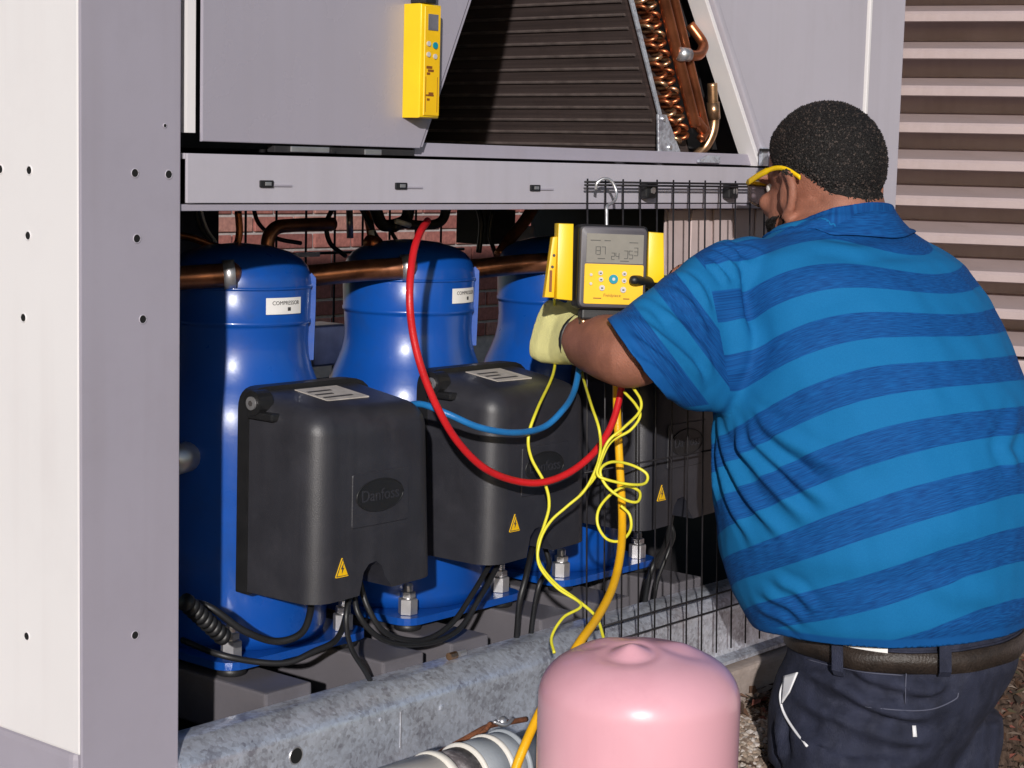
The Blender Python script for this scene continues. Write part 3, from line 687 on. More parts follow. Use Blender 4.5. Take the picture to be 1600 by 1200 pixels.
# ------------------------------------------------------------------ tank
TC = at(998, 1100, D=2.19); tx, ty = TC.x, TC.y
TK = thing('refrigerant_tank', 'pink refrigerant cylinder standing upside down in front of the galvanised rail', 'tank')
tr = .1225; ztop = at(985, 993, D=2.19).z
prof = [(.10, GZ + .03), (.115, GZ + .04), (tr, GZ + .065), (tr, GZ + .20)]
zs_ = ztop - .076
prof += [(tr, zs_ - .02)]
for t in np.linspace(0, 90, 12):
    prof.append((tr - .078 * (1 - math.cos(R_(t * .84))), zs_ + .060 * math.sin(R_(t * .84))))
r_in = prof[-1][0]; z_in = prof[-1][1]
for u in np.linspace(0, 1, 14)[1:]: prof.append((max(.001, r_in * (1 - u)), z_in + .011 * math.sin(u * math.pi / 2)))
NT = 96; V = []; F = []
feet = [(math.cos(R_(a)) * .062, math.sin(R_(a)) * .062) for a in (20, 140, 260)]
rv = Vector((R0[0], R0[1])); fv = Vector((FH[0], FH[1]))
bumps = [(-.014, -.030, .020, .0075), (.052, .012, .026, .004), (-.045, .035, .026, .003)]
for (r, z) in prof:
    for q in range(NT):
        a = 2 * math.pi * q / NT; x = r * math.cos(a); y = r * math.sin(a); dz = 0
        if z > zs_:
            p = rv * 0
            ca, cb_ = x * R0[0] + y * R0[1], x * FH[0] + y * FH[1]
            for (ba, bb, bw, bh) in bumps:
                d2 = ((ca - ba) ** 2 + (cb_ - bb) ** 2) / bw ** 2; dz += bh * math.exp(-d2 * 2.2) - .35 * bh * math.exp(-(math.sqrt(d2) - 1.35) ** 2 * 6)
        V.append((tx + x, ty + y, z + dz))
for i in range(len(prof) - 1):
    for q in range(NT): F.append((i * NT + q, i * NT + (q + 1) % NT, (i + 1) * NT + (q + 1) % NT, (i + 1) * NT + q))
F.append(tuple(reversed(range(NT)))); F.append(tuple((len(prof) - 1) * NT + q for q in range(NT)))
obj('tank_body', me_from(V, F), pinkm, TK, True)
obj('tank_collar', lathe([(.082, GZ + .001), (.085, GZ + .002), (.085, GZ + .034), (.079, GZ + .034), (.079, GZ + .001)], (tx, ty, 0), 40), pinkm, TK, True)
obj('tank_weld', lathe([(tr + .0002, zs_ - .122), (tr + .0012, zs_ - .120), (tr + .0002, zs_ - .118)], (tx, ty, 0), 64), pinkm, TK, True)

# ------------------------------------------------------------------ hand-held meter on the panel
MT = thing('handheld_meter', 'yellow handheld meter with small screen stuck on the grey panel', 'meter')
yb = -.0068; mx0 = at(630, 100, Y=yb).x; ydeep = at(657, 100, X=mx0).y; mx1 = at(688, 100, Y=ydeep).x
mz0, mz1 = at(660, 184, Y=ydeep).z, at(660, 5, Y=ydeep).z
bm = bmesh.new()
pl = [(mx0, mz0), (mx1, mz0), (mx1, mz0 + .06), (mx1 + .001, mz1), (mx0, mz1)]
obj('meter_body', autosmooth(prism(pl, ydeep, yb, .0035, 3), 40), yel, MT)
V = []
face = obj('meter_face', box((mx0 + .006, ydeep - .0014, mz0 + .003), (mx1 - .002, ydeep + .001, mz1 - .003), .0008, 1), yel2, MT)
obj('screen', box((mx0 + .012, ydeep - .0024, mz1 - .034), (mx1 - .008, ydeep - .0015, mz1 - .013)), lcd_dark, face)
for (bx, bz2, m_) in [(.013, -.052, btn), (.026, -.0535, teal), (.013, -.066, btn), (.026, -.068, btn)]:
    cpt = (mx0 + bx, ydeep, mz1 + bz2)
    b_ = obj('button', tube([(cpt[0], ydeep - .0032, cpt[2]), (cpt[0], ydeep - .0014, cpt[2])], (.0034 if m_ is btn else .0045), 14), m_, face)
    if m_ is btn: pass
for (t_, zz, sz) in [('CO2', mz1 - .082, .0085), ('RH%', mz1 - .089, .006)][:0]: pass
for (x0, x1, z0, z1) in [(.010, .021, -.0845, -.081), (.013, .024, -.0885, -.0855), (.011, .017, -.0925, -.0895)]:
    obj('face_print', box((mx0 + x0, ydeep - .0021, mz1 + z0), (mx0 + x1, ydeep - .0015, mz1 + z1)), brown_ink, face)
for (x0, x1, z0, z1) in [(.009, .025, -.1205, -.1185), (.015, .024, -.1185, -.1155), (.012, .017, -.1265, -.1235)]:
    obj('face_print', box((mx0 + x0, ydeep - .0021, mz1 + z0), (mx0 + x1, ydeep - .0015, mz1 + z1)), brown_ink, face)
obj('face_line', box((mx0 + .0090, ydeep - .0019, mz0 + .008), (mx0 + .0096, ydeep - .0015, mz1 - .095)), brown_ink, face)
obj('face_line', box((mx1 - .0072, ydeep - .0019, mz0 + .008), (mx1 - .0066, ydeep - .0015, mz1 - .095)), brown_ink, face)
obj('magnet_strap', box((mx0 + .006, -.040, mz1 + .0005), (mx1 - .012, -.012, mz1 + .03), .002), blk, MT)

# ------------------------------------------------------------------ gauge manifold
GC = at(955, 418, Y=-.075)
tocam = Vector(CAM) - GC; tocam.z = 0; tocam.normalize()
gn = (tocam * .86 + Vector((0, -1, 0)) * .32 + Vector((0, 0, .06))).normalized()
gx = Vector((0, 0, 1)).cross(gn).normalized(); gz = gn.cross(gx).normalized()
roll = R_(-1.0)
gx, gz = gx * math.cos(roll) - gz * math.sin(roll) * -1, gz
gx = (gx - gn * gx.dot(gn)).normalized(); gz = gn.cross(gx).normalized()
GD = float((GC - Vector(CAM)) @ Vector(FH)); sc = GD / FPX
G = thing('digital_gauge', 'yellow and black digital manifold gauge hanging on the wire guard', 'gauge')
# local frame: x right, y away from viewer (= -normal), z up
G.matrix_world = frame_from(GC, gx, -gn, gz)
def gq(x, y): return ((x - 955) * sc, -(y - 418) * sc)
def gpoly(pts): return [gq(*p) for p in pts]
w0 = gpoly([(900, 484), (1012, 484), (1012, 352), (900, 352)])
obj('housing', autosmooth(prism(rounded(w0, .010, 6), -.006, .032, .0045, 3), 40), blk, G)
obj('bezel', autosmooth(prism(rounded(gpoly([(903, 481), (1009, 481), (1009, 355), (903, 355)]), .009, 6), -.0095, -.005, .0025, 2), 40), mat('bezel_grey', (.07, .063, .075), .45, 0, .1, 30), G)
fp_ = obj('face_plate', prism(rounded(gpoly([(910, 475), (1004, 475), (1004, 413), (910, 413)]), .002, 2), -.0112, -.009), yel2, G)
obj('screen', prism(gpoly([(912, 411.5), (1003, 411.5), (1003, 366), (912, 366)]), -.0108, -.009), lcd, G)
scr = [o for o in G.children if o.name.startswith('screen')][0]
seg = []
def seg_digit(x, y, s, on):
    h = s; w2 = s * .5
    L_ = {'a': (x, y, x + w2, y + 1), 'g': (x, y + h / 2, x + w2, y + h / 2 + 1), 'd': (x, y + h, x + w2, y + h + 1), 'f': (x - .5, y, x + .5, y + h / 2), 'b': (x + w2 - .5, y, x + w2 + .5, y + h / 2), 'e': (x - .5, y + h / 2, x + .5, y + h), 'c': (x + w2 - .5, y + h / 2, x + w2 + .5, y + h)}
    return [prism_vf(gpoly([(L_[c][0], L_[c][3]), (L_[c][2], L_[c][3]), (L_[c][2], L_[c][1]), (L_[c][0], L_[c][1])]), -.0113, -.0107) for c in on]
def prism_vf(poly, y0, y1):
    n = len(poly); V = [(p[0], y0, p[1]) for p in poly] + [(p[0], y1, p[1]) for p in poly]
    F = [tuple(range(n)), tuple(reversed(range(n, 2 * n)))] + [(i, i + n, (i + 1) % n + n, (i + 1) % n) for i in range(n)]
    return V, F
lcdink = mat('lcd_segments', (.06, .058, .055), .6)
for (x, y, s, on) in [(921, 386, 12, 'bc'), (928, 386, 12, 'abgcd'), (936, 386, 12, 'abc'), (952, 395, 10, 'abged'), (959, 395, 10, 'fgbc'), (972, 391, 12, 'abcd'), (980, 391, 12, 'afgcd'), (988, 386, 12, 'abgcd')]:
    obj('lcd_digit', me_from(*join(seg_digit(x, y, s, on))), lcdink, scr)
for (x, y, w3) in [(918, 376, 16), (940, 376, 10), (980, 378, 14), (930, 404, 12), (966, 407, 14)]:
    obj('lcd_mark', me_from(*prism_vf(gpoly([(x, y + 1.2), (x + w3, y + 1.2), (x + w3, y), (x, y)]), -.0113, -.0107)), lcdink, scr)
for (x, y, r, m_) in [(935, 427, 3.6, btn), (936, 437, 3.6, btn), (938, 450, 4.4, btn), (972, 452, 4.6, btn), (973, 427, 3.6, btn), (973, 438, 3.6, btn), (920, 430, 2.2, btn), (920, 444, 2.2, btn), (956, 436, 7.2, teal)]:
    c = gq(x, y)
    b_ = obj('button', tube([(c[0], -.0142, c[1]), (c[0], -.0112, c[1])], r * sc, 18), m_, fp_)
    if m_ is teal: obj('button_glyph', tube([(c[0], -.0148, c[1]), (c[0], -.0143, c[1])], 2.6 * sc, 12), btn, fp_)
    elif r > 3: obj('button_glyph', box((c[0] - 1.6 * sc, -.0148, c[1] - 1.3 * sc), (c[0] + 1.6 * sc, -.0143, c[1] + .6 * sc)), ink, fp_)
tm = text_me('Fieldpiece', 7.0 * sc, .0002); c = gq(955, 461.5); xf(tm, Matrix.Translation((c[0], -.0115, c[1])) @ Matrix.Rotation(R_(90), 4, 'X')); obj('brand_lettering', tm, brown_ink, fp_)
for q, (xa, xb) in enumerate([(925, 938), (973, 983)]): obj('face_print', me_from(*prism_vf(gpoly([(xa, 467), (xb, 467), (xb, 465.5), (xa, 465.5)]), -.0117, -.0111)), brown_ink, fp_)
obj('valve_block', box((-.042, .0, gq(955, 500)[1]), (.046, .03, gq(955, 484.5)[1]), .003), blk, G)
for q, (xx, m_) in enumerate([(-.036, blueh), (.0, yelh), (.034, red)]):
    obj('hose_port', tube([(xx, .015, gq(0, 512)[1]), (xx, .015, gq(0, 497)[1])], .0072, 12), brass, G, True)
# hanging hook
Mi = G.matrix_world.inverted()
hk = [at(948, 356, Y=-.062), at(948, 335, Y=-.058), at(949, 322, Y=-.055), at(960, 314, Y=-.052), at(963, 300, Y=-.048), at(956, 284, Y=-.042), at(944, 279, Y=-.036), at(933, 286, Y=-.030), at(931, 296, Y=-.028)]
obj('hook', ctube([Mi @ p for p in hk], .0024, 10), steel, G, True)

def clamp(label, wedge, main, dy):
    T = thing('pipe_clamp', label, 'pipe clamp', 'yellow clamps beside the gauge'); T.matrix_world = G.matrix_world @ Matrix.Translation((0, dy, 0))
    obj('grip', autosmooth(prism(gpoly(main), -.012, .014, .003, 2), 40), yel, T)
    if wedge: obj('jaw', autosmooth(prism(gpoly(wedge), -.006, .010, .002, 2), 40), yel2, T)
    return T
cl = clamp('yellow spring pipe clamp with wedge jaw left of the gauge', [(852, 468), (868, 468), (870, 372), (862, 374)], [(870, 470), (896, 472), (894, 352), (869, 352)], .015)
for (x, y) in [(865, 402), (863, 420)]:
    c = gq(x, y); obj('jaw_hole', tube([(c[0], -.0075, c[1]), (c[0], -.0055, c[1])], .0022, 10), ink, cl)
c = gq(861, 440); obj('jaw_slot', box((c[0] - .002, -.0072, c[1] - .018), (c[0] + .002, -.0055, c[1] + .014)), brown_ink, cl)
clamp('yellow block shaped clamp right of the gauge', None, [(1016, 440), (1044, 440), (1040, 361), (1015, 360)], .018)

# ------------------------------------------------------------------ hoses and wires
gport = [G.matrix_world @ Vector((x, .015, gq(0, 512)[1])) for x in (-.036, .0, .034)]
def hose(nm, label, l, r, m, k=10, n=12, cat='hose', pre=(), post=()):
    pts = list(pre) + [at(p[0], p[1], D=p[2]) if len(p) == 3 else p for p in l] + list(post)
    return obj(nm, ctube(pts, r, n, k), m, None, True, label, cat)
dY = lambda x, y, Y: (x, y, float((at(x, y, Y=Y) - Vector(CAM)) @ Vector(FH)))
hose('refrigerant_hose', 'red hose looping from the pipes over the middle compressor to the gauge',
     [dY(668, 345, .06), dY(655, 366, .02), dY(645, 400, .0), dY(640, 460, -.02), dY(645, 520, -.025), dY(660, 580, -.035), dY(685, 640, -.045), dY(715, 690, -.05), dY(755, 730, -.055), dY(800, 750, -.06), dY(845, 754, -.07), dY(890, 738, -.08), dY(930, 705, -.085), dY(957, 660, -.085), dY(972, 600, -.08)], .0053, red, post=[gport[2]])
hose('refrigerant_hose', 'blue hose curving from behind the nearest box up to the gauge',
     [dY(610, 655, .1), dY(632, 636, .06), dY(660, 632, .02), dY(700, 647, -.02), dY(750, 668, -.045), dY(805, 676, -.055), dY(850, 667, -.05), dY(880, 640, -.05), (896, 614, 2.775), (904, 580, 2.82), (907, 545, 2.87)], .0048, blueh, post=[gport[0]])
tkb = .2
hose('charging_hose', 'thick yellow hose dropping from the gauge behind the pink tank',
     [(962, 580, 2.80), (964, 640, 2.78), (968, 720, 2.75), (972, 800, 2.70), (970, 860, 2.63), (958, 915, 2.55), (935, 962, 2.47), (905, 1005, 2.40), (872, 1060, 2.35), (845, 1110, 2.32), (822, 1160, 2.29), (803, 1210, 2.27), (795, 1260, 2.25)], .0061, yelh, pre=[gport[1]],
     post=[Vector((tx - .16, ty + .02, GZ + .012)), Vector((tx - .10, ty - .0, GZ + .01))])
hose('probe_wire', 'thin yellow wire winding left from the gloved hand down to the rail',
     [(866, 462, 2.84), (867, 500, 2.94), (868, 545, 2.94), (864, 585, 2.82), (840, 638, 2.70), (826, 680, 2.67), (830, 715, 2.67), (852, 757, 2.67), (858, 790, 2.67), (850, 822, 2.67), (841, 850, 2.67), (843, 880, 2.66), (868, 912, 2.64), (905, 940, 2.62), (932, 965, 2.60), (944, 1000, 2.56)], .0024, yelw, cat='wire', n=8)
hose('probe_wire', 'thin yellow wire crossing from the arm to the coiled loops by the thick hose',
     [(903, 530, 2.90), (909, 580, 2.85), (923, 630, 2.70), (936, 670, 2.65), (938, 705, 2.66), (930, 735, 2.66), (912, 768, 2.66), (885, 792, 2.66), (860, 815, 2.66), (844, 845, 2.66), (842, 882, 2.65), (870, 918, 2.63), (908, 945, 2.61), (880, 965, 2.58), (862, 995, 2.55), (866, 1020, 2.52)], .0022, yelw, cat='wire', n=8)
lp2 = [(985, 600, 2.70), (1001, 625, 2.68), (998, 645, 2.67), (975, 668, 2.65), (950, 690, 2.64), (936, 725, 2.64), (934, 742, 2.64), (950, 750, 2.64), (985, 757, 2.65), (1008, 755, 2.67), (1010, 740, 2.68), (985, 726, 2.68), (955, 722, 2.66), (938, 735, 2.645), (948, 760, 2.64), (975, 780, 2.64), (996, 784, 2.65), (999, 768, 2.67), (978, 760, 2.68), (955, 772, 2.67), (936, 795, 2.65), (934, 820, 2.64), (948, 842, 2.64), (970, 845, 2.65), (985, 828, 2.67), (984, 805, 2.68), (970, 790, 2.68)]
hose('probe_wire', 'thin yellow wire coiled in three loops around the thick yellow hose', lp2, .0022, yelw, cat='wire', n=8)
hose('probe_wire', 'second thin yellow wire beside the coil, from the sleeve to the loops', [(975, 612, 2.72), (993, 632, 2.70), (1000, 650, 2.69), (985, 672, 2.68), (955, 690, 2.67), (940, 718, 2.66), (930, 745, 2.66), (905, 775, 2.67)], .0022, yelw, cat='wire', n=8)

# ------------------------------------------------------------------ person
PS = thing('person', 'person in blue striped polo shirt and navy trousers seen from behind, working the gauge', 'person')
fp = Vector((.139, .990, 0)).normalized(); lpv = Vector((-fp.y, fp.x, 0))      # facing, and his left
zv = Vector((0, 0, 1))
def loft(rings, n=28, p=2.0):
    """rings: (center, axisA*ra, axisB*rb)"""
    V = []; F = []
    for (c, a, b) in rings:
        for k in range(n):
            t = 2 * math.pi * k / n; ct, st = math.cos(t), math.sin(t)
            ct = math.copysign(abs(ct) ** (2 / p), ct); st = math.copysign(abs(st) ** (2 / p), st)
            V.append(c + a * ct + b * st)
    m = len(rings)
    for i in range(m - 1):
        for k in range(n): F.append((i * n + k, i * n + (k + 1) % n, (i + 1) * n + (k + 1) % n, (i + 1) * n + k))
    F.append(tuple(reversed(range(n)))); F.append(tuple((m - 1) * n + k for k in range(n)))
    return V, F
def limb(pts, rs, n=20, k=5):
    P = catmull(pts, k); m = len(P); R = np.interp(np.linspace(0, len(rs) - 1, m), range(len(rs)), rs)
    return tube_vf(P, [float(r) for r in R], n)
def ell(c, ax, r, nu=24, nv=16):
    """ellipsoid: axes list of 3 vectors, radii"""
    V, F = sphere_vf((0, 0, 0), 1, nu, nv)
    return [c + ax[0] * v.x * r[0] + ax[1] * v.y * r[1] + ax[2] * v.z * r[2] for v in V], F
def remesh(parts, vox, smooth=4, fac=.5):
    bm = bmesh.new()
    for v, f in parts:
        b2 = bmesh.new(); me = me_from(v, f); b2.from_mesh(me); bmesh.ops.remove_doubles(b2, verts=b2.verts, dist=1e-6)
        bmesh.ops.recalc_face_normals(b2, faces=b2.faces); b2.to_mesh(me); b2.free(); bm.from_mesh(me)
    me = bpy.data.meshes.new('u'); bm.to_mesh(me); bm.free()
    o = bpy.data.objects.new('u', me); COL.objects.link(o)
    m = o.modifiers.new('r', 'REMESH'); m.mode = 'VOXEL'; m.voxel_size = vox; m.adaptivity = 0
    if smooth:
        m2 = o.modifiers.new('s', 'SMOOTH'); m2.factor = fac; m2.iterations = smooth
    dg = bpy.context.evaluated_depsgraph_get(); r = bpy.data.meshes.new_from_object(o.evaluated_get(dg)); bpy.data.objects.remove(o)
    for p in r.polygons: p.use_smooth = True
    return r
def bvh_of(me):
    return BVHTree.FromPolygons([v.co[:] for v in me.vertices], [tuple(p.vertices) for p in me.polygons])
def cast(bv, x, y):
    h = bv.ray_cast(Vector(CAM), Vector(ray(x, y)).normalized()); return h[0], h[1]

# torso rings measured from the silhouette: y, x0, x1, depth, d/w ratio
def tring(y, x0, x1, D, ratio, shrink=1.0, tilt=0.0):
    c = at((x0 + x1) / 2, y, D=D); half = (x1 - x0) / 2 * D / FPX * shrink
    w_ = half / math.sqrt(.743 ** 2 + (ratio * .669) ** 2); d_ = w_ * ratio
    f2 = (fp * math.cos(tilt) - zv * math.sin(tilt))
    return (c, lpv * w_, f2 * d_)
TR = [(1012, 1226, 1592, 2.84, .84, .10), (990, 1200, 1606, 2.84, .88, .12), (955, 1172, 1620, 2.84, .92, .16), (900, 1144, 1628, 2.845, .95, .2), (830, 1124, 1630, 2.85, .97, .22), (740, 1113, 1626, 2.87, .96, .24), (650, 1110, 1610, 2.885, .92, .26), (570, 1114, 1582, 2.90, .86, .27), (500, 1120, 1550, 2.92, .78, .28), (445, 1124, 1518, 2.935, .70, .28), (405, 1140, 1478, 2.945, .60, .25), (378, 1170, 1440, 2.95, .54, .22), (355, 1198, 1415, 2.955, .66, .2), (335, 1216, 1398, 2.96, .84, .18), (312, 1224, 1390, 2.965, .95, .15)]
SLc, SLe, WL = at(1150, 480, D=2.84), at(992, 556, D=2.675), at(906, 529, D=2.83)
SRc, SRe, WR = at(1440, 470, D=3.04), at(1250, 505, D=3.10), at(1082, 449, D=2.87)
shirt_parts = [loft([tring(*t[:5], tilt=t[5]) for t in TR], 40, 2.15)]
SR = [((1140, 372), (1178, 640), 2.84, .088), ((1100, 388), (1132, 646), 2.81, .090), ((1050, 426), (1090, 640), 2.755, .086), ((1000, 464), (1062, 634), 2.705, .080), ((950, 500), (1040, 618), 2.668, .074), ((938, 508), (1034, 626), 2.66, .072)]
rings = []
for (ua, la, D_, hb_) in SR:
    A_, B_ = at(*ua, D=D_), at(*la, D=D_); rings.append(((A_ + B_) / 2, (A_ - B_) / 2, Vector(tuple(FH)) * hb_))
shirt_parts.append(loft(rings, 32, 2.2))
shirt_parts.append(ell(at(1172, 434, D=2.865), (lpv, fp, zv), (.085, .075, .064)))
s_end = rings[4][0]; sl_dir = rings[4][1].cross(rings[4][2]).normalized()
if sl_dir.dot(rings[4][0] - rings[2][0]) < 0: sl_dir = -sl_dir
sr_dir = (SRe - SRc).normalized(); r_end = SRc + (SRe - SRc) * .70
shirt_parts.append(limb([SRc - sr_dir * .05, SRc, SRc + (SRe - SRc) * .4, r_end], [.070, .085, .080, .078], 24))
shirt = remesh(shirt_parts, .0055, 9, .5)
# --- open the sleeves, hem and collar
bm = bmesh.new(); bm.from_mesh(shirt)
hem_c = at(1410, 968, D=2.84); hem_n = (zv * math.cos(.07) + fp * math.sin(.07)).normalized()
neck_c = at(1309, 344, D=2.962); neck_n = (zv * .93 + fp * .36).normalized()
def cut(c, n_, rad, sel=None):
    fs = [f for f in bm.faces if (f.calc_center_median() - c).length < rad]
    g = set(fs)
    for f in fs: g.update(f.edges); g.update(f.verts)
    bmesh.ops.bisect_plane(bm, geom=list(g), plane_co=c, plane_no=n_, clear_outer=True, dist=.0004)
def score(c, n_, fsel):
    fs = [f for f in bm.faces if fsel(f.calc_center_median())]; g = set(fs)
    for f in fs: g.update(f.edges); g.update(f.verts)
    bmesh.ops.bisect_plane(bm, geom=list(g), plane_co=c, plane_no=n_, dist=.0004)
cut(s_end, sl_dir, .17); cut(r_end, sr_dir, .15); cut(hem_c, -hem_n, 9); cut(neck_c, neck_n, .2)
arm_c = at(1114, 500, D=2.80); arm_n = (at(1074, 508, D=2.80) - arm_c).normalized(); arm_z = at(1114, 622, D=2.80).z
bm.normal_update()
# --- folds
bv = BVHTree.FromBMesh(bm)
def fold(l, wd, amp):
    pts = [cast(bv, x, y)[0] for x, y in l]; return [p for p in pts if p is not None], wd, amp
FL = []
for (l, wd, amp) in [
    # fan from the armpit
    ([(1124, 640), (1160, 700), (1210, 760), (1262, 815)], .010, .0085), ([(1128, 632), (1180, 690), (1240, 745), (1300, 790)], .010, .008),
    ([(1120, 650), (1140, 720), (1180, 790), (1225, 840)], .009, .008), ([(1116, 660), (1128, 730), (1150, 800), (1178, 850)], .009, .0065),
    ([(1130, 624), (1200, 670), (1270, 712), (1330, 738)], .011, .005), ([(1114, 650), (1116, 720), (1124, 790)], .008, .006),
    # lower side
    ([(1190, 925), (1230, 945), (1265, 975)], .010, .0045), ([(1180, 945), (1215, 962), (1250, 984)], .009, .004), ([(1205, 905), (1245, 925), (1275, 958)], .010, .004),
    # collar
    ([(1225, 352), (1270, 345), (1330, 340), (1370, 345)], .007, .005), ([(1210, 366), (1260, 352), (1310, 350)], .006, .004), ([(1255, 334), (1300, 330), (1350, 330)], .006, .003),
    # shoulder gathers by the sleeve seam
    ([(1108, 392), (1130, 405), (1150, 425)], .006, .006), ([(1118, 385), (1148, 398), (1170, 416)], .006, .005), ([(1112, 410), (1126, 425), (1138, 445)], .006, .005), ([(1140, 378), (1170, 388), (1195, 400)], .006, .004),
    # sleeve
    ([(1000, 470), (1050, 500), (1095, 545), (1112, 590)], .008, .007), ([(985, 500), (1030, 530), (1075, 570), (1098, 600)], .008, .007), ([(1040, 450), (1080, 480), (1108, 530)], .008, .006),
    ([(985, 528), (1025, 556), (1060, 590)], .007, .006), ([(1060, 425), (1092, 450), (1112, 490)], .007, .005), ([(1000, 560), (1035, 585), (1060, 605)], .006, .005),
    # broad soft swells on the back
    ([(1500, 600), (1400, 640), (1300, 690)], .05, .004), ([(1560, 760), (1460, 800), (1350, 850)], .05, .004), ([(1290, 430), (1330, 520), (1350, 620)], .05, -.005), ([(1590, 640), (1570, 700), (1590, 740)], .012, .005), ([(1180, 660), (1260, 690), (1360, 705), (1460, 700)], .022, .003), ([(1210, 860), (1290, 880), (1380, 880), (1470, 860)], .02, .003), ([(1250, 380), (1340, 392), (1430, 388)], .014, .003), ([(1440, 900), (1500, 930), (1570, 935)], .016, .003), ([(1150, 470), (1165, 540), (1150, 600)], .016, .005)]:
    FL.append(fold(l, wd, amp))
segs = []
for pts, wd, amp in FL:
    for i in range(len(pts) - 1): segs.append((np.array(pts[i]), np.array(pts[i + 1]), wd, amp, i == 0, i == len(pts) - 2))
VC = np.array([v.co[:] for v in bm.verts]); VN = np.array([v.normal[:] for v in bm.verts])
disp = np.zeros(len(VC))
for pts, wd, amp in FL:
    if len(pts) < 2: continue
    best = np.full(len(VC), 9.); tt = np.zeros(len(VC)); m = len(pts) - 1
    for i in range(m):
        a, b = np.array(pts[i]), np.array(pts[i + 1]); ab = b - a; t = np.clip(((VC - a) @ ab) / (ab @ ab), 0, 1)
        d_ = np.linalg.norm(VC - (a + t[:, None] * ab), axis=1); up = d_ < best
        best[up] = d_[up]; tt[up] = (i + t[up]) / m
    taper = np.clip(np.minimum(tt, 1 - tt) * 4 + .12, 0, 1)
    disp += 1.05 * amp * taper * (np.exp(-(best / wd) ** 2) - .55 * np.exp(-((best - 1.9 * wd) / (wd * .9)) ** 2))
# soft uneven drape of the knit
for i in range(len(VC)):
    q = Vector(VC[i]); disp[i] += .0034 * mnoise.noise(Vector((q.x * 7 + q.z * 5, q.y * 7, q.z * 4))) + .0016 * mnoise.noise(Vector((q.x * 24 + q.z * 17, q.y * 22, q.z * 13 - q.x * 9)))
# fine cloth ripple
disp += .0012 * np.sin(VC[:, 2] * 55 + VC[:, 0] * 31 + 2 * np.sin(VC[:, 1] * 20)) * np.sin(VC[:, 0] * 43 - VC[:, 1] * 37)
for i, v in enumerate(bm.verts): v.co = v.co + Vector(VN[i] * disp[i])
score(arm_c, arm_n, lambda c: (c - arm_c).length < .26 and c.z > arm_z - .03)
score(Vector((0, 0, arm_z)), zv, lambda c: (c - arm_c).dot(arm_n) > -.01 and (c - arm_c).length < .26)
bm.to_mesh(shirt)
# --- stripes: a smooth woven band coordinate fitted over the body (function of height and angle round the torso)
bv2 = BVHTree.FromBMesh(bm); bm.free()
axis_pts = np.array([np.array(tring(*t[:5])[0]) for t in TR])
order = np.argsort(axis_pts[:, 2])
def tcoord(P):
    P = np.atleast_2d(P); cxy = np.stack([np.interp(P[:, 2], axis_pts[order, 2], axis_pts[order, i]) for i in (0, 1)], 1)
    d_ = P[:, :2] - cxy; l = d_ @ np.array([lpv.x, lpv.y]); f_ = d_ @ np.array([fp.x, fp.y])
    return P[:, 2], np.arctan2(l, -f_)          # angle 0 = middle of the back, + towards his left
def basis(z, ph):
    z = (z - .95) / .35; c1, s1, c2 = np.cos(ph), np.abs(np.sin(ph / 2)) ** 2, np.cos(2 * ph)
    return np.stack([np.ones_like(z), z, z ** 2, z ** 3, c1, c1 * z, c1 * z ** 2, c2, c2 * z, c2 * z * z, np.cos(3 * ph), np.cos(3 * ph) * z, .5 * np.sin(ph), .5 * np.sin(ph) * z], 1)
bands = {1: [(1356, 361, 388), (1470, 378, 396), (1200, 372, 402)], 2: [(1125, 463, 507), (1242, 424, 457), (1356, 417, 446), (1470, 423, 449)],
         3: [(1128, 561, 616), (1242, 512, 551), (1356, 489, 528), (1470, 485, 523), (1545, 508, 530)], 4: [(1151, 671, 707), (1242, 613, 661), (1356, 579, 626), (1470, 561, 600), (1567, 580, 608)],
         5: [(1135, 777, 820), (1249, 718, 774), (1356, 681, 730), (1470, 648, 694), (1584, 622, 668)], 6: [(1150, 875, 907), (1242, 826, 881), (1356, 784, 839), (1470, 756, 815), (1584, 722, 764)],
         7: [(1235, 930, 970), (1275, 927, 974), (1356, 896, 950), (1470, 865, 920), (1590, 826, 881)]}
A = []; B = []; WT = []
for kb, l in bands.items():
    for (x, ya, yb_) in l:
        for y, s in ((ya, kb), (yb_, kb + .5)):
            p, nn = cast(bv2, x, y)
            if p is None: continue
            z, ph = tcoord(np.array(p)); A.append(basis(z, ph)[0]); B.append(s); WT.append(1)
            A.append(basis(z, -ph)[0]); B.append(s); WT.append(.3)
A = np.array(A); B = np.array(B); WT = np.array(WT)
reg = np.eye(A.shape[1]) * .12; reg[0, 0] = reg[1, 1] = 0
coef = np.linalg.lstsq(np.vstack([A * WT[:, None], reg]), np.concatenate([B * WT, np.zeros(A.shape[1])]), rcond=None)[0]
P = np.array([v.co[:] for v in shirt.vertices])
z, ph = tcoord(P); s = basis(z, ph) @ coef
# sleeves carry their own bands round the arm; values are stored per face corner so the armhole seam stays crisp
ncd = (P - np.array(neck_c)) @ np.array(neck_n); s = np.where((ncd > -.040) & (np.linalg.norm(P - np.array(neck_c), axis=1) < .118), .2, s)
nl = len(shirt.loops); li = np.zeros(nl, np.int32); shirt.loops.foreach_get('vertex_index', li)
fc = np.array([q.center[:] for q in shirt.polygons]); ls = np.array([q.loop_start for q in shirt.polygons]); lt_ = np.array([q.loop_total for q in shirt.polygons])
inL = ((fc - np.array(arm_c)) @ np.array(arm_n) > 0) & (fc[:, 2] > arm_z)
tR = (fc - np.array(SRc)) @ np.array(sr_dir); inR = (tR > .06) & (np.linalg.norm(fc - (np.array(SRc) + tR[:, None] * np.array(sr_dir)), axis=1) < .12)
fid = np.repeat(np.arange(len(fc)), lt_)
mL = inL[fid]; mR = inR[fid]
PL = P[li]; sLp = s[li]
tl = (PL - np.array(s_end)) @ np.array(sl_dir); trr = (PL - np.array(SRc)) @ np.array(sr_dir)
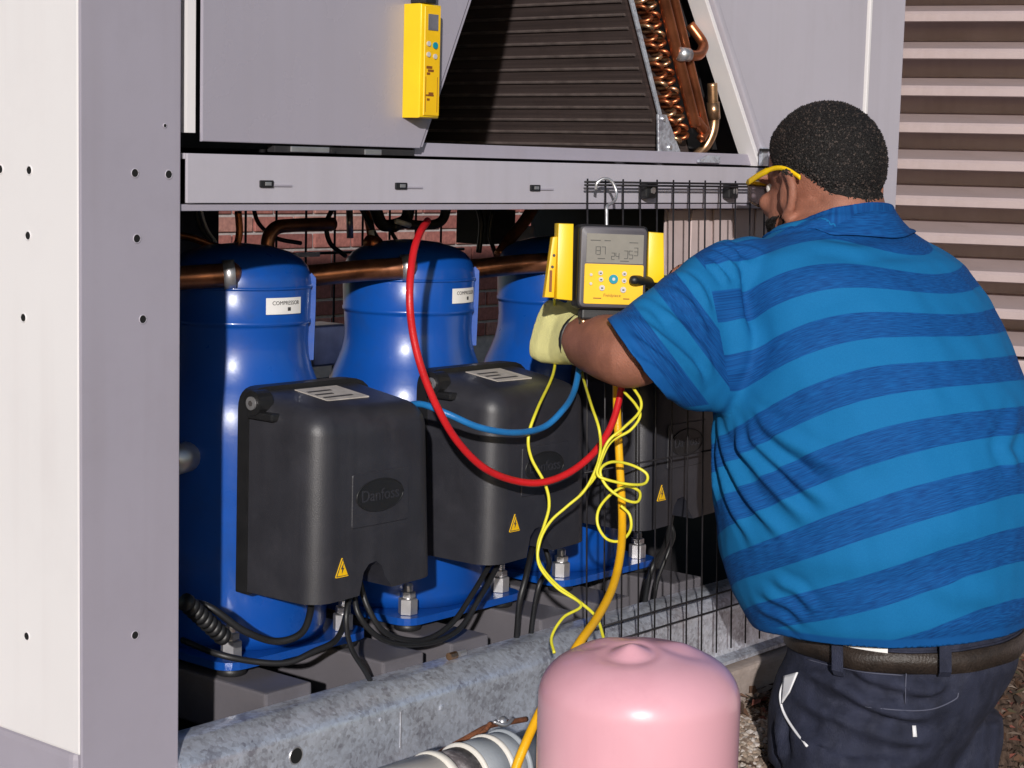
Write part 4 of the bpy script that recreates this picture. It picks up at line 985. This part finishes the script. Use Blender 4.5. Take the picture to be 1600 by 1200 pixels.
sl2 = np.where(mL, 2.95 - tl / .078, np.where(mR, 2.2 - trr / .074, sLp))
hd = (PL - np.array(hem_c)) @ np.array(hem_n)
uu = np.where(mL, np.arctan2((PL - np.array(SLc)) @ np.array(zv), (PL - np.array(SLc)) @ np.array(fp)) * .09, ph[li] * .25)
at1 = shirt.attributes.new('stripe', 'FLOAT', 'CORNER'); at1.data.foreach_set('value', sl2.astype(np.float32))
at2 = shirt.attributes.new('weave', 'FLOAT_VECTOR', 'CORNER'); at2.data.foreach_set('vector', np.stack([uu, sl2 * .085, np.zeros_like(sl2)], 1).astype(np.float32).ravel())
edge = np.minimum(np.abs(hd), np.abs((PL - np.array(s_end)) @ np.array(sl_dir)) + (~mL) * 1.0)
at3 = shirt.attributes.new('hem', 'FLOAT', 'CORNER'); at3.data.foreach_set('value', edge.astype(np.float32))
sm = bpy.data.materials.new('striped_polo_fabric'); sm.use_nodes = True
def _shirt():
    n = sm.node_tree; L = n.links.new; b = n.nodes['Principled BSDF']; N = n.nodes.new
    a = N('ShaderNodeAttribute'); a.attribute_name = 'stripe'; wv = N('ShaderNodeAttribute'); wv.attribute_name = 'weave'; hm = N('ShaderNodeAttribute'); hm.attribute_name = 'hem'
    fr = N('ShaderNodeMath'); fr.operation = 'FRACT'; L(a.outputs['Fac'], fr.inputs[0])
    rp = N('ShaderNodeValToRGB'); e = rp.color_ramp.elements; e[0].position = 0; e[0].color = (1, 1, 1, 1); e[1].position = .5; e[1].color = (0, 0, 0, 1)
    for p_, v_ in ((.49, 1), (.985, 0), (1.0, 1)):
        q = e.new(p_); q.color = (v_, v_, v_, 1)
    L(fr.outputs[0], rp.inputs[0])
    mp = N('ShaderNodeMapping'); mp.inputs['Scale'].default_value = (45, 700, 1); L(wv.outputs['Vector'], mp.inputs[0])
    nz = N('ShaderNodeTexNoise'); nz.inputs['Scale'].default_value = 1; nz.inputs['Detail'].default_value = 3; L(mp.outputs[0], nz.inputs['Vector'])
    dk = N('ShaderNodeValToRGB'); dk.color_ramp.elements[0].position = .36; dk.color_ramp.elements[0].color = (.003, .045, .18, 1); dk.color_ramp.elements[1].position = .66; dk.color_ramp.elements[1].color = (.005, .090, .30, 1); L(nz.outputs[0], dk.inputs[0])
    n2 = N('ShaderNodeTexNoise'); n2.inputs['Scale'].default_value = 900; n2.inputs['Detail'].default_value = 2
    tc = N('ShaderNodeTexCoord'); L(tc.outputs['Object'], n2.inputs['Vector'])
    lt = N('ShaderNodeValToRGB'); lt.color_ramp.elements[0].position = .3; lt.color_ramp.elements[0].color = (.005, .120, .305, 1); lt.color_ramp.elements[1].position = .7; lt.color_ramp.elements[1].color = (.007, .147, .36, 1); L(n2.outputs[0], lt.inputs[0])
    mx = N('ShaderNodeMix'); mx.data_type = 'RGBA'; L(rp.outputs[0], mx.inputs[0]); L(lt.outputs[0], mx.inputs[6]); L(dk.outputs[0], mx.inputs[7])
    hr = N('ShaderNodeValToRGB'); hr.color_ramp.elements[0].position = .012; hr.color_ramp.elements[0].color = (1, 1, 1, 1); hr.color_ramp.elements[1].position = .014; hr.color_ramp.elements[1].color = (0, 0, 0, 1); L(hm.outputs['Fac'], hr.inputs[0])
    m3 = N('ShaderNodeMix'); m3.data_type = 'RGBA'; L(hr.outputs[0], m3.inputs[0]); L(mx.outputs[2], m3.inputs[6]); m3.inputs[7].default_value = (.005, .085, .29, 1)
    L(m3.outputs[2], b.inputs['Base Color']); b.inputs['Roughness'].default_value = .82; b.inputs['Specular IOR Level'].default_value = .18
    bp = N('ShaderNodeBump'); bp.inputs['Strength'].default_value = .2; bp.inputs['Distance'].default_value = .001; L(nz.outputs[0], bp.inputs['Height']); L(bp.outputs[0], b.inputs['Normal'])
_shirt()
SH = obj('polo_shirt', shirt, sm, PS, True)
so_ = SH.modifiers.new('thick', 'SOLIDIFY'); so_.thickness = .0025; so_.offset = -1

# --- body: one continuous surface (torso core, arms, neck, head)
HDc = at(1283, 280, D=2.98)                       # skull centre
hf = (fp * .99 - lpv * .12 - zv * .14).normalized(); hl = zv.cross(hf).normalized(); hu = hf.cross(hl).normalized()
H = lambda l, f_, u: HDc + hl * l + hf * f_ + hu * u
hax = (hl, hf, hu)
k_ = .98
body = [loft([tring(t[0], t[1], t[2], t[3], t[4], .86, t[5]) for t in TR[2:]], 32, 2.1)]
body.append(limb([SLc, (SLc + SLe) / 2 + Vector(tuple(FH)) * .02, SLe - (SLe - SLc).normalized() * .02, SLe + (WL - SLe) * .12, SLe + (WL - SLe) * .45, SLe + (WL - SLe) * .8, WL - (WL - SLe).normalized() * .004], [.045, .044, .047, .051, .050, .044, .037], 24))
body.append(limb([SRc - sr_dir * .04, SRc, (SRc + SRe) / 2, SRe, SRe + (WR - SRe) * .4, WR, WR + (WR - SRe).normalized() * .03], [.065, .075, .060, .050, .048, .036, .032], 20))
nk0 = at(1310, 385, D=2.955); body.append(limb([nk0, at(1304, 335, D=2.962), H(0, -.015, -.045)], [.085, .079, .070], 28))
body.append(ell(H(0, -.012, .022), hax, (.083 * k_, .102 * k_, .096 * k_)))                # cranium
body.append(ell(H(0, .028, -.045), hax, (.068, .070, .085)))                               # face
body.append(ell(H(0, .040, -.105), hax, (.050, .050, .034)))                               # jaw
body.append(ell(H(0, .088, -.112), hax, (.026, .020, .020)))                               # chin
body.append(ell(H(0, -.055, -.055), hax, (.062, .05, .06)))                                # nape
for sg in (-1, 1):
    body.append(ell(H(sg * .030, .084, .012), hax, (.028, .014, .012)))                    # brow
    body.append(ell(H(sg * .040, .074, -.030), hax, (.024, .018, .018)))                   # cheek
body.append(limb([H(0, .098, .008), H(0, .112, -.018), H(0, .120, -.036), H(0, .100, -.044)], [.008, .011, .014, .011], 12))   # nose
for sg in (-1, 1): body.append(ell(H(sg * .013, .102, -.040), hax, (.009, .010, .008)))
body.append(ell(H(0, .098, -.068), hax, (.024, .010, .007))); body.append(ell(H(0, .097, -.080), hax, (.021, .010, .008)))     # lips
# ears
for sg in (-1, 1):
    e0 = H(sg * .082, -.004, -.030); eo = (hl * sg * .75 - hf * .55).normalized()
    er = [e0 + hu * .036 + hf * .010, e0 + hu * .034 - hf * .010 + eo * .012, e0 + hu * .012 - hf * .020 + eo * .016, e0 - hu * .014 - hf * .014 + eo * .012, e0 - hu * .034 + hf * .002 + eo * .004]
    body.append(limb(er, [.006, .0075, .0078, .0075, .009], 10))
    body.append(ell(e0 - hf * .003 + eo * .002, (hf, hu, eo), (.018, .032, .007)))
    body.append(ell(e0 + hf * .010 - hu * .006 + eo * .004, (hf, hu, eo), (.006, .009, .006)))
bmsh = remesh(body, .0042, 3, .5)
BD = obj('body', bmsh, skin, PS, True)
# eyes
for sg in (-1, 1):
    ey = obj('eye', me_from(*ell(H(sg * .031, .079, -.006), hax, (.0115, .0105, .0115))), mat('eye_white', (.7, .66, .62), .2), BD, True)
    obj('iris', me_from(*ell(H(sg * .031, .0915, -.006), hax, (.0055, .0035, .0055))), blk, ey, True) if False else None
# --- hair: cropped cap with little tufts
hb = bvh_of(bmsh)
V = []; F = []
nu, nv = 110, 64
def hairline(az, el):
    # az: 0 = back of the head, pi = face; el elevation limit
    a = abs(az)
    nape = -.55
    if a < .75: return nape + .06 * (a / .75)
    if a < 1.30: return nape + .06 + (a - .75) / .55 * .44
    if a < 1.95: return -.12 + (a - 1.30) / .65 * .20 - (.0)
    return .08 + min(1, (a - 1.95) / .5) * .42
grid = {}
HC = H(0, -.012, .012)
for i in range(nu):
    az = -math.pi + 2 * math.pi * i / nu
    lim = hairline(az, 0)
    for j in range(nv + 1):
        el_ = lim + (math.pi / 2 - lim) * j / nv
        d_ = (-hf * math.cos(az) + hl * math.sin(az)) * math.cos(el_) + hu * math.sin(el_)
        h = hb.ray_cast(HC + d_ * .3, -d_)
        p = h[0] if h[0] is not None else HC + d_ * .09
        th = .0055 * min(1, j / 7) + .0006 + rng.uniform(-.0008, .0008)
        grid[i, j] = len(V); V.append(p + d_ * th)
for i in range(nu):
    for j in range(nv): F.append((grid[i, j], grid[(i + 1) % nu, j], grid[(i + 1) % nu, j + 1], grid[i, j + 1]))
nb = len(V)
for q in range(7000):
    az = rng.uniform(-math.pi, math.pi); lim = hairline(az, 0); el_ = math.asin(rng.uniform(math.sin(lim - .03), 1))
    d_ = (-hf * math.cos(az) + hl * math.sin(az)) * math.cos(el_) + hu * math.sin(el_)
    h = hb.ray_cast(HC + d_ * .3, -d_)
    if h[0] is None: continue
    th = .0055 * min(1, (el_ - lim) / .2 + .1)
    c = h[0] + d_ * (th - .001); t1 = d_.orthogonal().normalized(); t2 = d_.cross(t1); r = rng.uniform(.0018, .0036)
    a0 = rng.uniform(0, 6); tip = c + d_ * rng.uniform(.002, .0045) + (t1 * rng.normal() + t2 * rng.normal()) * .0012
    o = len(V)
    for kk in range(3): V.append(c + (t1 * math.cos(a0 + kk * 2.09) + t2 * math.sin(a0 + kk * 2.09)) * r)
    V.append(tip); F += [(o, o + 1, o + 3), (o + 1, o + 2, o + 3), (o + 2, o, o + 3)]
hm_ = me_from(V, F); hm_.materials.append(hairm); hm_.materials.append(island_mat('sun_specked_curls', [(.005, .004, .004), (.012, .009, .008), (.004, .003, .003), (.03, .02, .017), (.006, .005, .004), (.035, .024, .02), (.006, .005, .004), (.055, .038, .031)], .75))  # lighter tufts put the sunlit speckle of the hair into colour
mi_ = np.zeros(len(hm_.polygons), np.int32); mi_[nu * nv:] = 1; hm_.polygons.foreach_set('material_index', mi_)
obj('hair', hm_, None, PS, True)
# folded collar round the neck
V = []; F = []; nc = 48
for q in range(nc):
    a_ = 2 * math.pi * q / nc; dr = lpv * math.cos(a_) + fp * math.sin(a_); rr = .087 + .005 * abs(math.sin(a_)); c_ = neck_c - neck_n * .030 + lpv * .008
    drp = (dr - neck_n * dr.dot(neck_n)).normalized(); wv_ = .0015 * math.sin(a_ * 5)
    for j_, (ra2, hh) in enumerate(((-.007, -.03), (-.005, .006), (-.001, .0125), (.003, .012), (.006, .004 + wv_), (.012, -.014 + wv_), (.017, -.028 + 2 * wv_))):
        pt_ = c_ + drp * (rr + ra2) + neck_n * hh
        if j_ >= 4:
            hq = bv2.find_nearest(pt_); k5 = (.3, .8, 1.0)[j_ - 4]; pt_ = pt_.lerp(hq[0] + hq[1] * (.006, .0045, .003)[j_ - 4], k5)
        V.append(pt_)
for q in range(nc):
    for j in range(6): F.append((q * 7 + j, q * 7 + j + 1, ((q + 1) % nc) * 7 + j + 1, ((q + 1) % nc) * 7 + j))
COLLAR = (V, F)
# beard: tufts and skin-hugging shell along jaw
V = []; F = []
for q in range(9000):
    az = rng.uniform(1.45, math.pi) * rng.choice([-1, 1]); el_ = rng.uniform(-1.15, -.30 if False else -.36)
    if abs(az) < 1.9 and el_ < -.95: continue
    d_ = (-hf * math.cos(az) + hl * math.sin(az)) * math.cos(el_) + hu * math.sin(el_)
    h = hb.ray_cast(H(0, .02, -.03) + d_ * .3, -d_)
    if h[0] is None: continue
    c = h[0]; t1 = d_.orthogonal().normalized(); t2 = d_.cross(t1); r = rng.uniform(.0012, .0024); o = len(V); a0 = rng.uniform(0, 6)
    for kk in range(3): V.append(c + (t1 * math.cos(a0 + kk * 2.09) + t2 * math.sin(a0 + kk * 2.09)) * r)
    V.append(c + d_ * rng.uniform(.003, .008) - hu * .002); F += [(o, o + 1, o + 3), (o + 1, o + 2, o + 3), (o + 2, o, o + 3)]
obj('beard', me_from(V, F), hairm, PS, False)
# safety glasses
GL = obj('safety_glasses', ctube([H(s_, .112 - abs(s_) * .32, .004) for s_ in (-.078, -.05, -.02, 0, .02, .05, .078)], .0032, 8), yel, PS, True)
for sg in (-1, 1):
    tp = [H(sg * .079, .086, .003), H(sg * .087, .045, .012), H(sg * .0895, .010, .017), H(sg * .0905, -.018, .012), H(sg * .0885, -.045, -.004)]
    V = []; F = []
    for q, p in enumerate(catmull(tp, 5)):
        hgt = .0048 if q < 8 else .0036
        for (a_, b_) in ((-.0012, -hgt), (.0016, -hgt), (.0016, hgt), (-.0012, hgt)): V.append(p + hl * sg * a_ + hu * b_)
    m = len(V) // 4
    for q in range(m - 1):
        for kk in range(4): F.append((q * 4 + kk, q * 4 + (kk + 1) % 4, q * 4 + 4 + (kk + 1) % 4, q * 4 + 4 + kk))
    F += [(0, 3, 2, 1), tuple(4 * m - 4 + kk for kk in range(4))]
    obj('temple', me_from(V, F), yel, GL, True)
    V = []; F = []
    for i in range(9):
        a_ = .006 + .072 * i / 8
        for j in range(6):
            u = .004 - .040 * j / 5 * (1 - .25 * (i / 8) ** 3); V.append(H(sg * a_, .113 - .32 * a_ * (.6 + .4 * a_ / .078) - .002, u))
    for i in range(8):
        for j in range(5): F.append((i * 6 + j, i * 6 + 6 + j, i * 6 + 7 + j, i * 6 + j + 1))
    ln = obj('lens', me_from(V, F), glass, GL, True); ln.modifiers.new('t', 'SOLIDIFY').thickness = .0015

cm_ = me_from(*COLLAR); n_l = len(cm_.loops)
vi = np.array([l.vertex_index for l in cm_.loops]); co_ = np.array([v.co[:] for v in cm_.vertices])[vi]
cm_.attributes.new('stripe', 'FLOAT', 'CORNER').data.foreach_set('value', np.full(n_l, .2, np.float32))
ang_c = np.arctan2((co_ - np.array(neck_c)) @ np.array(lpv), -((co_ - np.array(neck_c)) @ np.array(fp)))
cm_.attributes.new('weave', 'FLOAT_VECTOR', 'CORNER').data.foreach_set('vector', np.stack([ang_c * .1, co_[:, 2], np.zeros(n_l)], 1).astype(np.float32).ravel())
cm_.attributes.new('hem', 'FLOAT', 'CORNER').data.foreach_set('value', np.full(n_l, 1, np.float32))
co2 = obj('collar', cm_, sm, SH, True); co2.modifiers.new('t', 'SOLIDIFY').thickness = .0015
# --- gloves
def glove(name, label, wrist, hd, nrm, thumb, spread, curl, tcurl, size=1.0, black_palm=True, tdir=(.75, .62)):
    """hd: finger direction, nrm: back-of-hand normal, thumb: towards the thumb side"""
    hd = hd.normalized(); thumb = (thumb - hd * thumb.dot(hd)).normalized(); nrm = (nrm - hd * nrm.dot(hd) - thumb * nrm.dot(thumb)).normalized()
    Q = lambda a, b, c: wrist + hd * a * size + thumb * b * size + nrm * c * size
    parts = [loft([(Q(-.035, 0, 0), thumb * .040 * size, nrm * .040 * size), (Q(0, 0, 0), thumb * .041 * size, nrm * .032 * size), (Q(.03, 0, 0), thumb * .046 * size, nrm * .024 * size), (Q(.065, 0, .002), thumb * .050 * size, nrm * .020 * size), (Q(.092, 0, .002), thumb * .047 * size, nrm * .016 * size)], 24, 2.4)]
    for i, (off, ln) in enumerate([(.033, .080), (.011, .088), (-.011, .082), (-.032, .064)]):
        p = Q(.082, off, .002); d_ = hd + thumb * off * spread; d_.normalize(); pts = [p]; cc = curl[i]
        axis = nrm
        ang_ = 0
        for sl_ in (.42, .32, .26):
            ang_ += cc
            dd = d_ * math.cos(ang_) - nrm * math.sin(ang_); p = p + dd * ln * sl_ * size; pts.append(p)
        parts.append(limb(pts, [.0105 * size, .0102 * size, .0095 * size, .0082 * size], 12, 4)); parts.append(ell(pts[-1], (hd, thumb, nrm), (.0084 * size,) * 3, 12, 8))
    t0 = Q(.018, .034, -.004); td = (thumb * tdir[0] + hd * tdir[1] - nrm * .12).normalized()
    t1 = t0 + td * .042 * size; td2 = (td * math.cos(tcurl) + hd * math.sin(tcurl) * .8 - nrm * .25 * math.sin(tcurl)).normalized(); t2 = t1 + td2 * .034 * size; t3 = t2 + td2 * .024 * size
    parts.append(limb([t0, t1, t2, t3], [.016 * size, .0135 * size, .0115 * size, .009 * size], 12, 4)); parts.append(ell(t3, (hd, thumb, nrm), (.0092 * size,) * 3, 12, 8))
    me = remesh(parts, .0028, 3, .5)
    me.materials.append(ltyel); me.materials.append(blk)
    for p in me.polygons:
        c = Vector(p.center) - wrist
        inner = p.normal.dot(nrm) < -.25 or (c.dot(nrm) < -.012 * size)
        tip = c.dot(hd) > .115 * size or (c.dot(nrm) < -.03 * size)
        p.material_index = 1 if (inner or (tip and black_palm == 2)) else 0
    return obj(name, me, None, PS, True)
fa = (WL - SLe).normalized()
GLW = glove('glove', '', WL + fa * .006 - Vector(tuple(R0)) * .004, (fa * .9 - Vector(tuple(R0)) * .12).normalized(), Vector(tuple(-R0 * .9)) - Vector(tuple(FH)) * .25, zv * 1.0 + Vector(tuple(R0)) * .35, 1.2, (.5, .55, .55, .6), .25, 1.02)
ra = (WR - SRe).normalized()
tipR = at(974, 434, D=GD - .028)
wR = WR + ra * .012 - zv * .034
GRW = glove('glove', '', wR, (tipR - zv * .034 - wR).normalized(), Vector(tuple(FH)) * .9 + zv * .25, zv, .3, (.05, .75, .85, .9), .3, .95, 2, (-.35, .95))
obj('cuff_trim', lathe([(.041, -.004), (.0425, 0), (.041, .004)], n=24), blk, GLW, True).matrix_world = Matrix.Identity(4) @ frame_from(WL - fa * .012, fa.orthogonal().normalized(), fa.cross(fa.orthogonal().normalized()), fa)
for g_, nm in ((GLW, 0),):
    ch = g_.children[0]; ch.parent = g_

# --- trousers: pelvis, thighs, kneeling shins
PV = [(925, 1236, 1590, 2.84, .86), (1020, 1232, 1592, 2.84, .88), (1060, 1216, 1570, 2.84, .92), (1100, 1205, 1538, 2.84, .95), (1150, 1200, 1508, 2.845, .95), (1190, 1200, 1490, 2.85, .9)]
pr = [loft([tring(*t) for t in PV], 36, 2.3)]
pc = at(1405, 1040, D=2.84)
hipL = pc + lpv * .098 - zv * .10 + fp * .0; hipR = pc - lpv * .098 - zv * .10
foot = []
for sg, hp_ in ((1, hipL), (-1, hipR)):
    knee = Vector((hp_.x, hp_.y, .072)) + fp * .045 + lpv * sg * .02
    pr.append(limb([hp_ + zv * .02, hp_ - zv * .10 + fp * .01, (hp_ + knee) / 2 + fp * .02, knee + zv * .03, knee], [.112, .115, .103, .084, .072], 24))
    ank = knee - fp * .40 + lpv * sg * .01; ank.z = .062
    pr.append(limb([knee, knee - fp * .14 - zv * .002, knee - fp * .28 - zv * .008, ank], [.072, .068, .060, .052], 20)); foot.append((sg, ank))
tro = remesh(pr, .0075, 6, .5)
bm = bmesh.new(); bm.from_mesh(tro)
bt = at(1410, 945, D=2.84); kill = [f for f in bm.faces if (f.calc_center_median() - bt).dot(hem_n) > -.008]
bmesh.ops.delete(bm, geom=kill, context='FACES'); bm.normal_update()
bv = BVHTree.FromBMesh(bm)
VC = np.array([v.co[:] for v in bm.verts]); VN = np.array([v.normal[:] for v in bm.verts]); disp = np.zeros(len(VC))
for l, wd, amp in [([(1250, 1060), (1320, 1085), (1390, 1110), (1460, 1118)], .012, .006), ([(1240, 1085), (1310, 1120), (1380, 1150), (1450, 1165)], .013, .006), ([(1330, 1050), (1400, 1070), (1470, 1075)], .010, .005), ([(1270, 1130), (1330, 1160), (1400, 1180)], .012, .005), ([(1255, 1045), (1300, 1060), (1350, 1085)], .009, .005), ([(1480, 1060), (1440, 1085), (1400, 1092)], .010, .004), ([(1215, 1120), (1222, 1160), (1226, 1195)], .012, .004), ([(1300, 1190), (1380, 1196), (1450, 1185)], .012, .005)]:
    pts = [cast(bv, x, y)[0] for x, y in l]; pts = [p for p in pts if p]
    if len(pts) < 2: continue
    best = np.full(len(VC), 9.); tt = np.zeros(len(VC)); m = len(pts) - 1
    for i in range(m):
        a, b = np.array(pts[i]), np.array(pts[i + 1]); ab = b - a; t = np.clip(((VC - a) @ ab) / (ab @ ab), 0, 1)
        d_ = np.linalg.norm(VC - (a + t[:, None] * ab), axis=1); up = d_ < best; best[up] = d_[up]; tt[up] = (i + t[up]) / m
    disp += 2.5 * amp * np.clip(np.minimum(tt, 1 - tt) * 4 + .1, 0, 1) * (np.exp(-(best / wd) ** 2) - .6 * np.exp(-((best - 1.9 * wd) / (wd * .9)) ** 2))
disp += .0022 * np.sin(VC[:, 2] * 70 + VC[:, 0] * 25) * np.sin(VC[:, 0] * 35 - VC[:, 1] * 40)
for i, v in enumerate(bm.verts): v.co = v.co + Vector(VN[i] * disp[i])
bm.to_mesh(tro); bvt = BVHTree.FromBMesh(bm); bm.free()
TRS = obj('trousers', tro, navy, PS, True); TRS.modifiers.new('t', 'SOLIDIFY').thickness = .003
# surface-following strips on the trousers (seams, pocket piping)
def strip(l, wd, lift, bvx, k=6, flat=True):
    pts = [cast(bvx, x, y) for x, y in l]; pts = [(p, n_) for p, n_ in pts if p]
    P = catmull([p + n_ * lift for p, n_ in pts], k); return P
thread = mat('pale_thread', (.075, .08, .12), .7); lining = mat('white_piping', (.75, .75, .78), .7)
def seam(nm, l, r, m_): 
    P = strip(l, 0, .001, bvt); obj(nm, tube(P, r, 6), m_, TRS, True)
seam('pocket_piping', [(1228, 1060), (1220, 1085), (1225, 1112), (1241, 1140), (1262, 1166)], .0022, lining)
def patch_on(bvx, poly, lift, m_, nm, par, grid=7):
    """cloth patch lying on the surface; poly = 4 pixel corners"""
    V = []; F = []
    for i in range(grid + 1):
        for j in range(grid + 1):
            u, v = i / grid, j / grid
            x = (1 - u) * (1 - v) * poly[0][0] + u * (1 - v) * poly[1][0] + u * v * poly[2][0] + (1 - u) * v * poly[3][0]
            y = (1 - u) * (1 - v) * poly[0][1] + u * (1 - v) * poly[1][1] + u * v * poly[2][1] + (1 - u) * v * poly[3][1]
            p, n_ = cast(bvx, x, y); V.append(p + n_ * lift if p else None)
    if any(v is None for v in V): return None
    for i in range(grid):
        for j in range(grid): F.append((i * (grid + 1) + j, (i + 1) * (grid + 1) + j, (i + 1) * (grid + 1) + j + 1, i * (grid + 1) + j + 1))
    o = obj(nm, me_from(V, F), m_, par, True); o.modifiers.new('t', 'SOLIDIFY').thickness = .002; return o
patch_on(bvt, [(1227, 1057), (1249, 1051), (1236, 1082), (1224, 1100)], .002, lining, 'pocket_lining', TRS)
seam('pocket_seam', [(1352, 1104), (1390, 1108), (1430, 1110), (1462, 1106), (1492, 1092), (1497, 1082)], .0011, thread)
seam('yoke_seam', [(1262, 1030), (1300, 1040), (1350, 1050), (1410, 1055)], .0009, thread)
seam('centre_seam', [(1416, 1045), (1415, 1070), (1414, 1100)], .0009, thread)
patch_on(bvt, [(1424, 1132), (1430, 1132), (1431, 1150), (1425, 1150)], .0025, lining, 'pocket_tab', TRS, 2)
# belt with loops: ring following the waist
bl_ = []
wr = [(1018, 1231, 1593, 2.84, .875, 1.012, .10), (1040, 1228, 1584, 2.84, .90, 1.012, .10)]
wring = []
for (t) in [(1002,), (1036,)]:
    pass
nR = 72
def waist_ring(d, lift):
    o = []
    c0_ = at(1410, 962, D=2.84)
    for q in range(nR):
        a_ = 2 * math.pi * q / nR; dr = lpv * math.cos(a_) + fp * math.sin(a_)
        h = bvt.ray_cast(c0_ - hem_n * d + dr * .5, -dr)
        p = h[0] if h[0] else c0_ + dr * .2
        o.append(p + dr * lift)
    return o
ra_, rb_ = waist_ring(.012, .004), waist_ring(.044, .004)
V = ra_ + rb_; F = [(q, (q + 1) % nR, (q + 1) % nR + nR, q + nR) for q in range(nR)]
BT = obj('belt', me_from(V, F), leather, PS, True); sm_ = BT.modifiers.new('t', 'SOLIDIFY'); sm_.thickness = .0045; sm_.offset = 0
rw = waist_ring(.0105, .001); obj('belt_top_edge', tube(rw + rw[:1], .0022, 6), navy, BT, True)
bvb = bvh_of(BT.data)
ph2 = [(1316, 1022), (1472, 1022), (1566, 1002)]
for (x, y) in ph2:
    p = cast(bvb, x, y)[0]
    if p:
        out_ = (p - at(1410, 1010, D=2.84)); out_.z = 0; out_.normalize(); sd = zv.cross(out_)
        V = []
        for (h_, o_) in ((.024, .010), (.020, .013), (-.022, .013), (-.030, .007)):
            for w_ in (-.009, .009): V.append(p + hem_n * h_ + out_ * o_ + sd * w_)
        lo_ = obj('belt_loop', me_from(V, [(0, 1, 3, 2), (2, 3, 5, 4), (4, 5, 7, 6)]), navy, BT); lo_.modifiers.new('t', 'SOLIDIFY').thickness = .0025
# white undershirt peeking between hem and belt
V = []; 
rr1 = waist_ring(.010, .0045); 
idx = [q for q in range(nR) if True]
UPX = [cast(bvh_of(me_from(waist_ring(.0, .004) + waist_ring(.016, .0055), F)), x, 1002)[0] for x in ()]
und = mat('white_cotton', (.8, .79, .78), .8)
r1, r2 = waist_ring(-.004, .002), waist_ring(.0125, .0065)
sel = [q for q in range(nR) if 2 * math.pi * q / nR < R_(8) or 2 * math.pi * q / nR > R_(328)]
sel = sorted(sel, key=lambda q: (q - nR if q > nR / 2 else q))
V = [r1[q] for q in sel] + [r2[q] for q in sel]; m = len(sel)
obj('undershirt', me_from(V, [(q, q + 1, q + 1 + m, q + m) for q in range(m - 1)]), und, PS, True)
for sg, ank in foot:
    parts = [loft([(ank + fp * .03, lpv * .048, zv * .050), (ank - fp * .03, lpv * .046, zv * .052), (ank - fp * .08 - zv * .006, lpv * .045, zv * .052), (ank - fp * .14 - zv * .004, lpv * .044, zv * .042), (ank - fp * .20 + zv * .0, lpv * .038, zv * .032)], 20, 2.4)]
    obj('boot', remesh(parts, .006, 3), leather, PS, True)
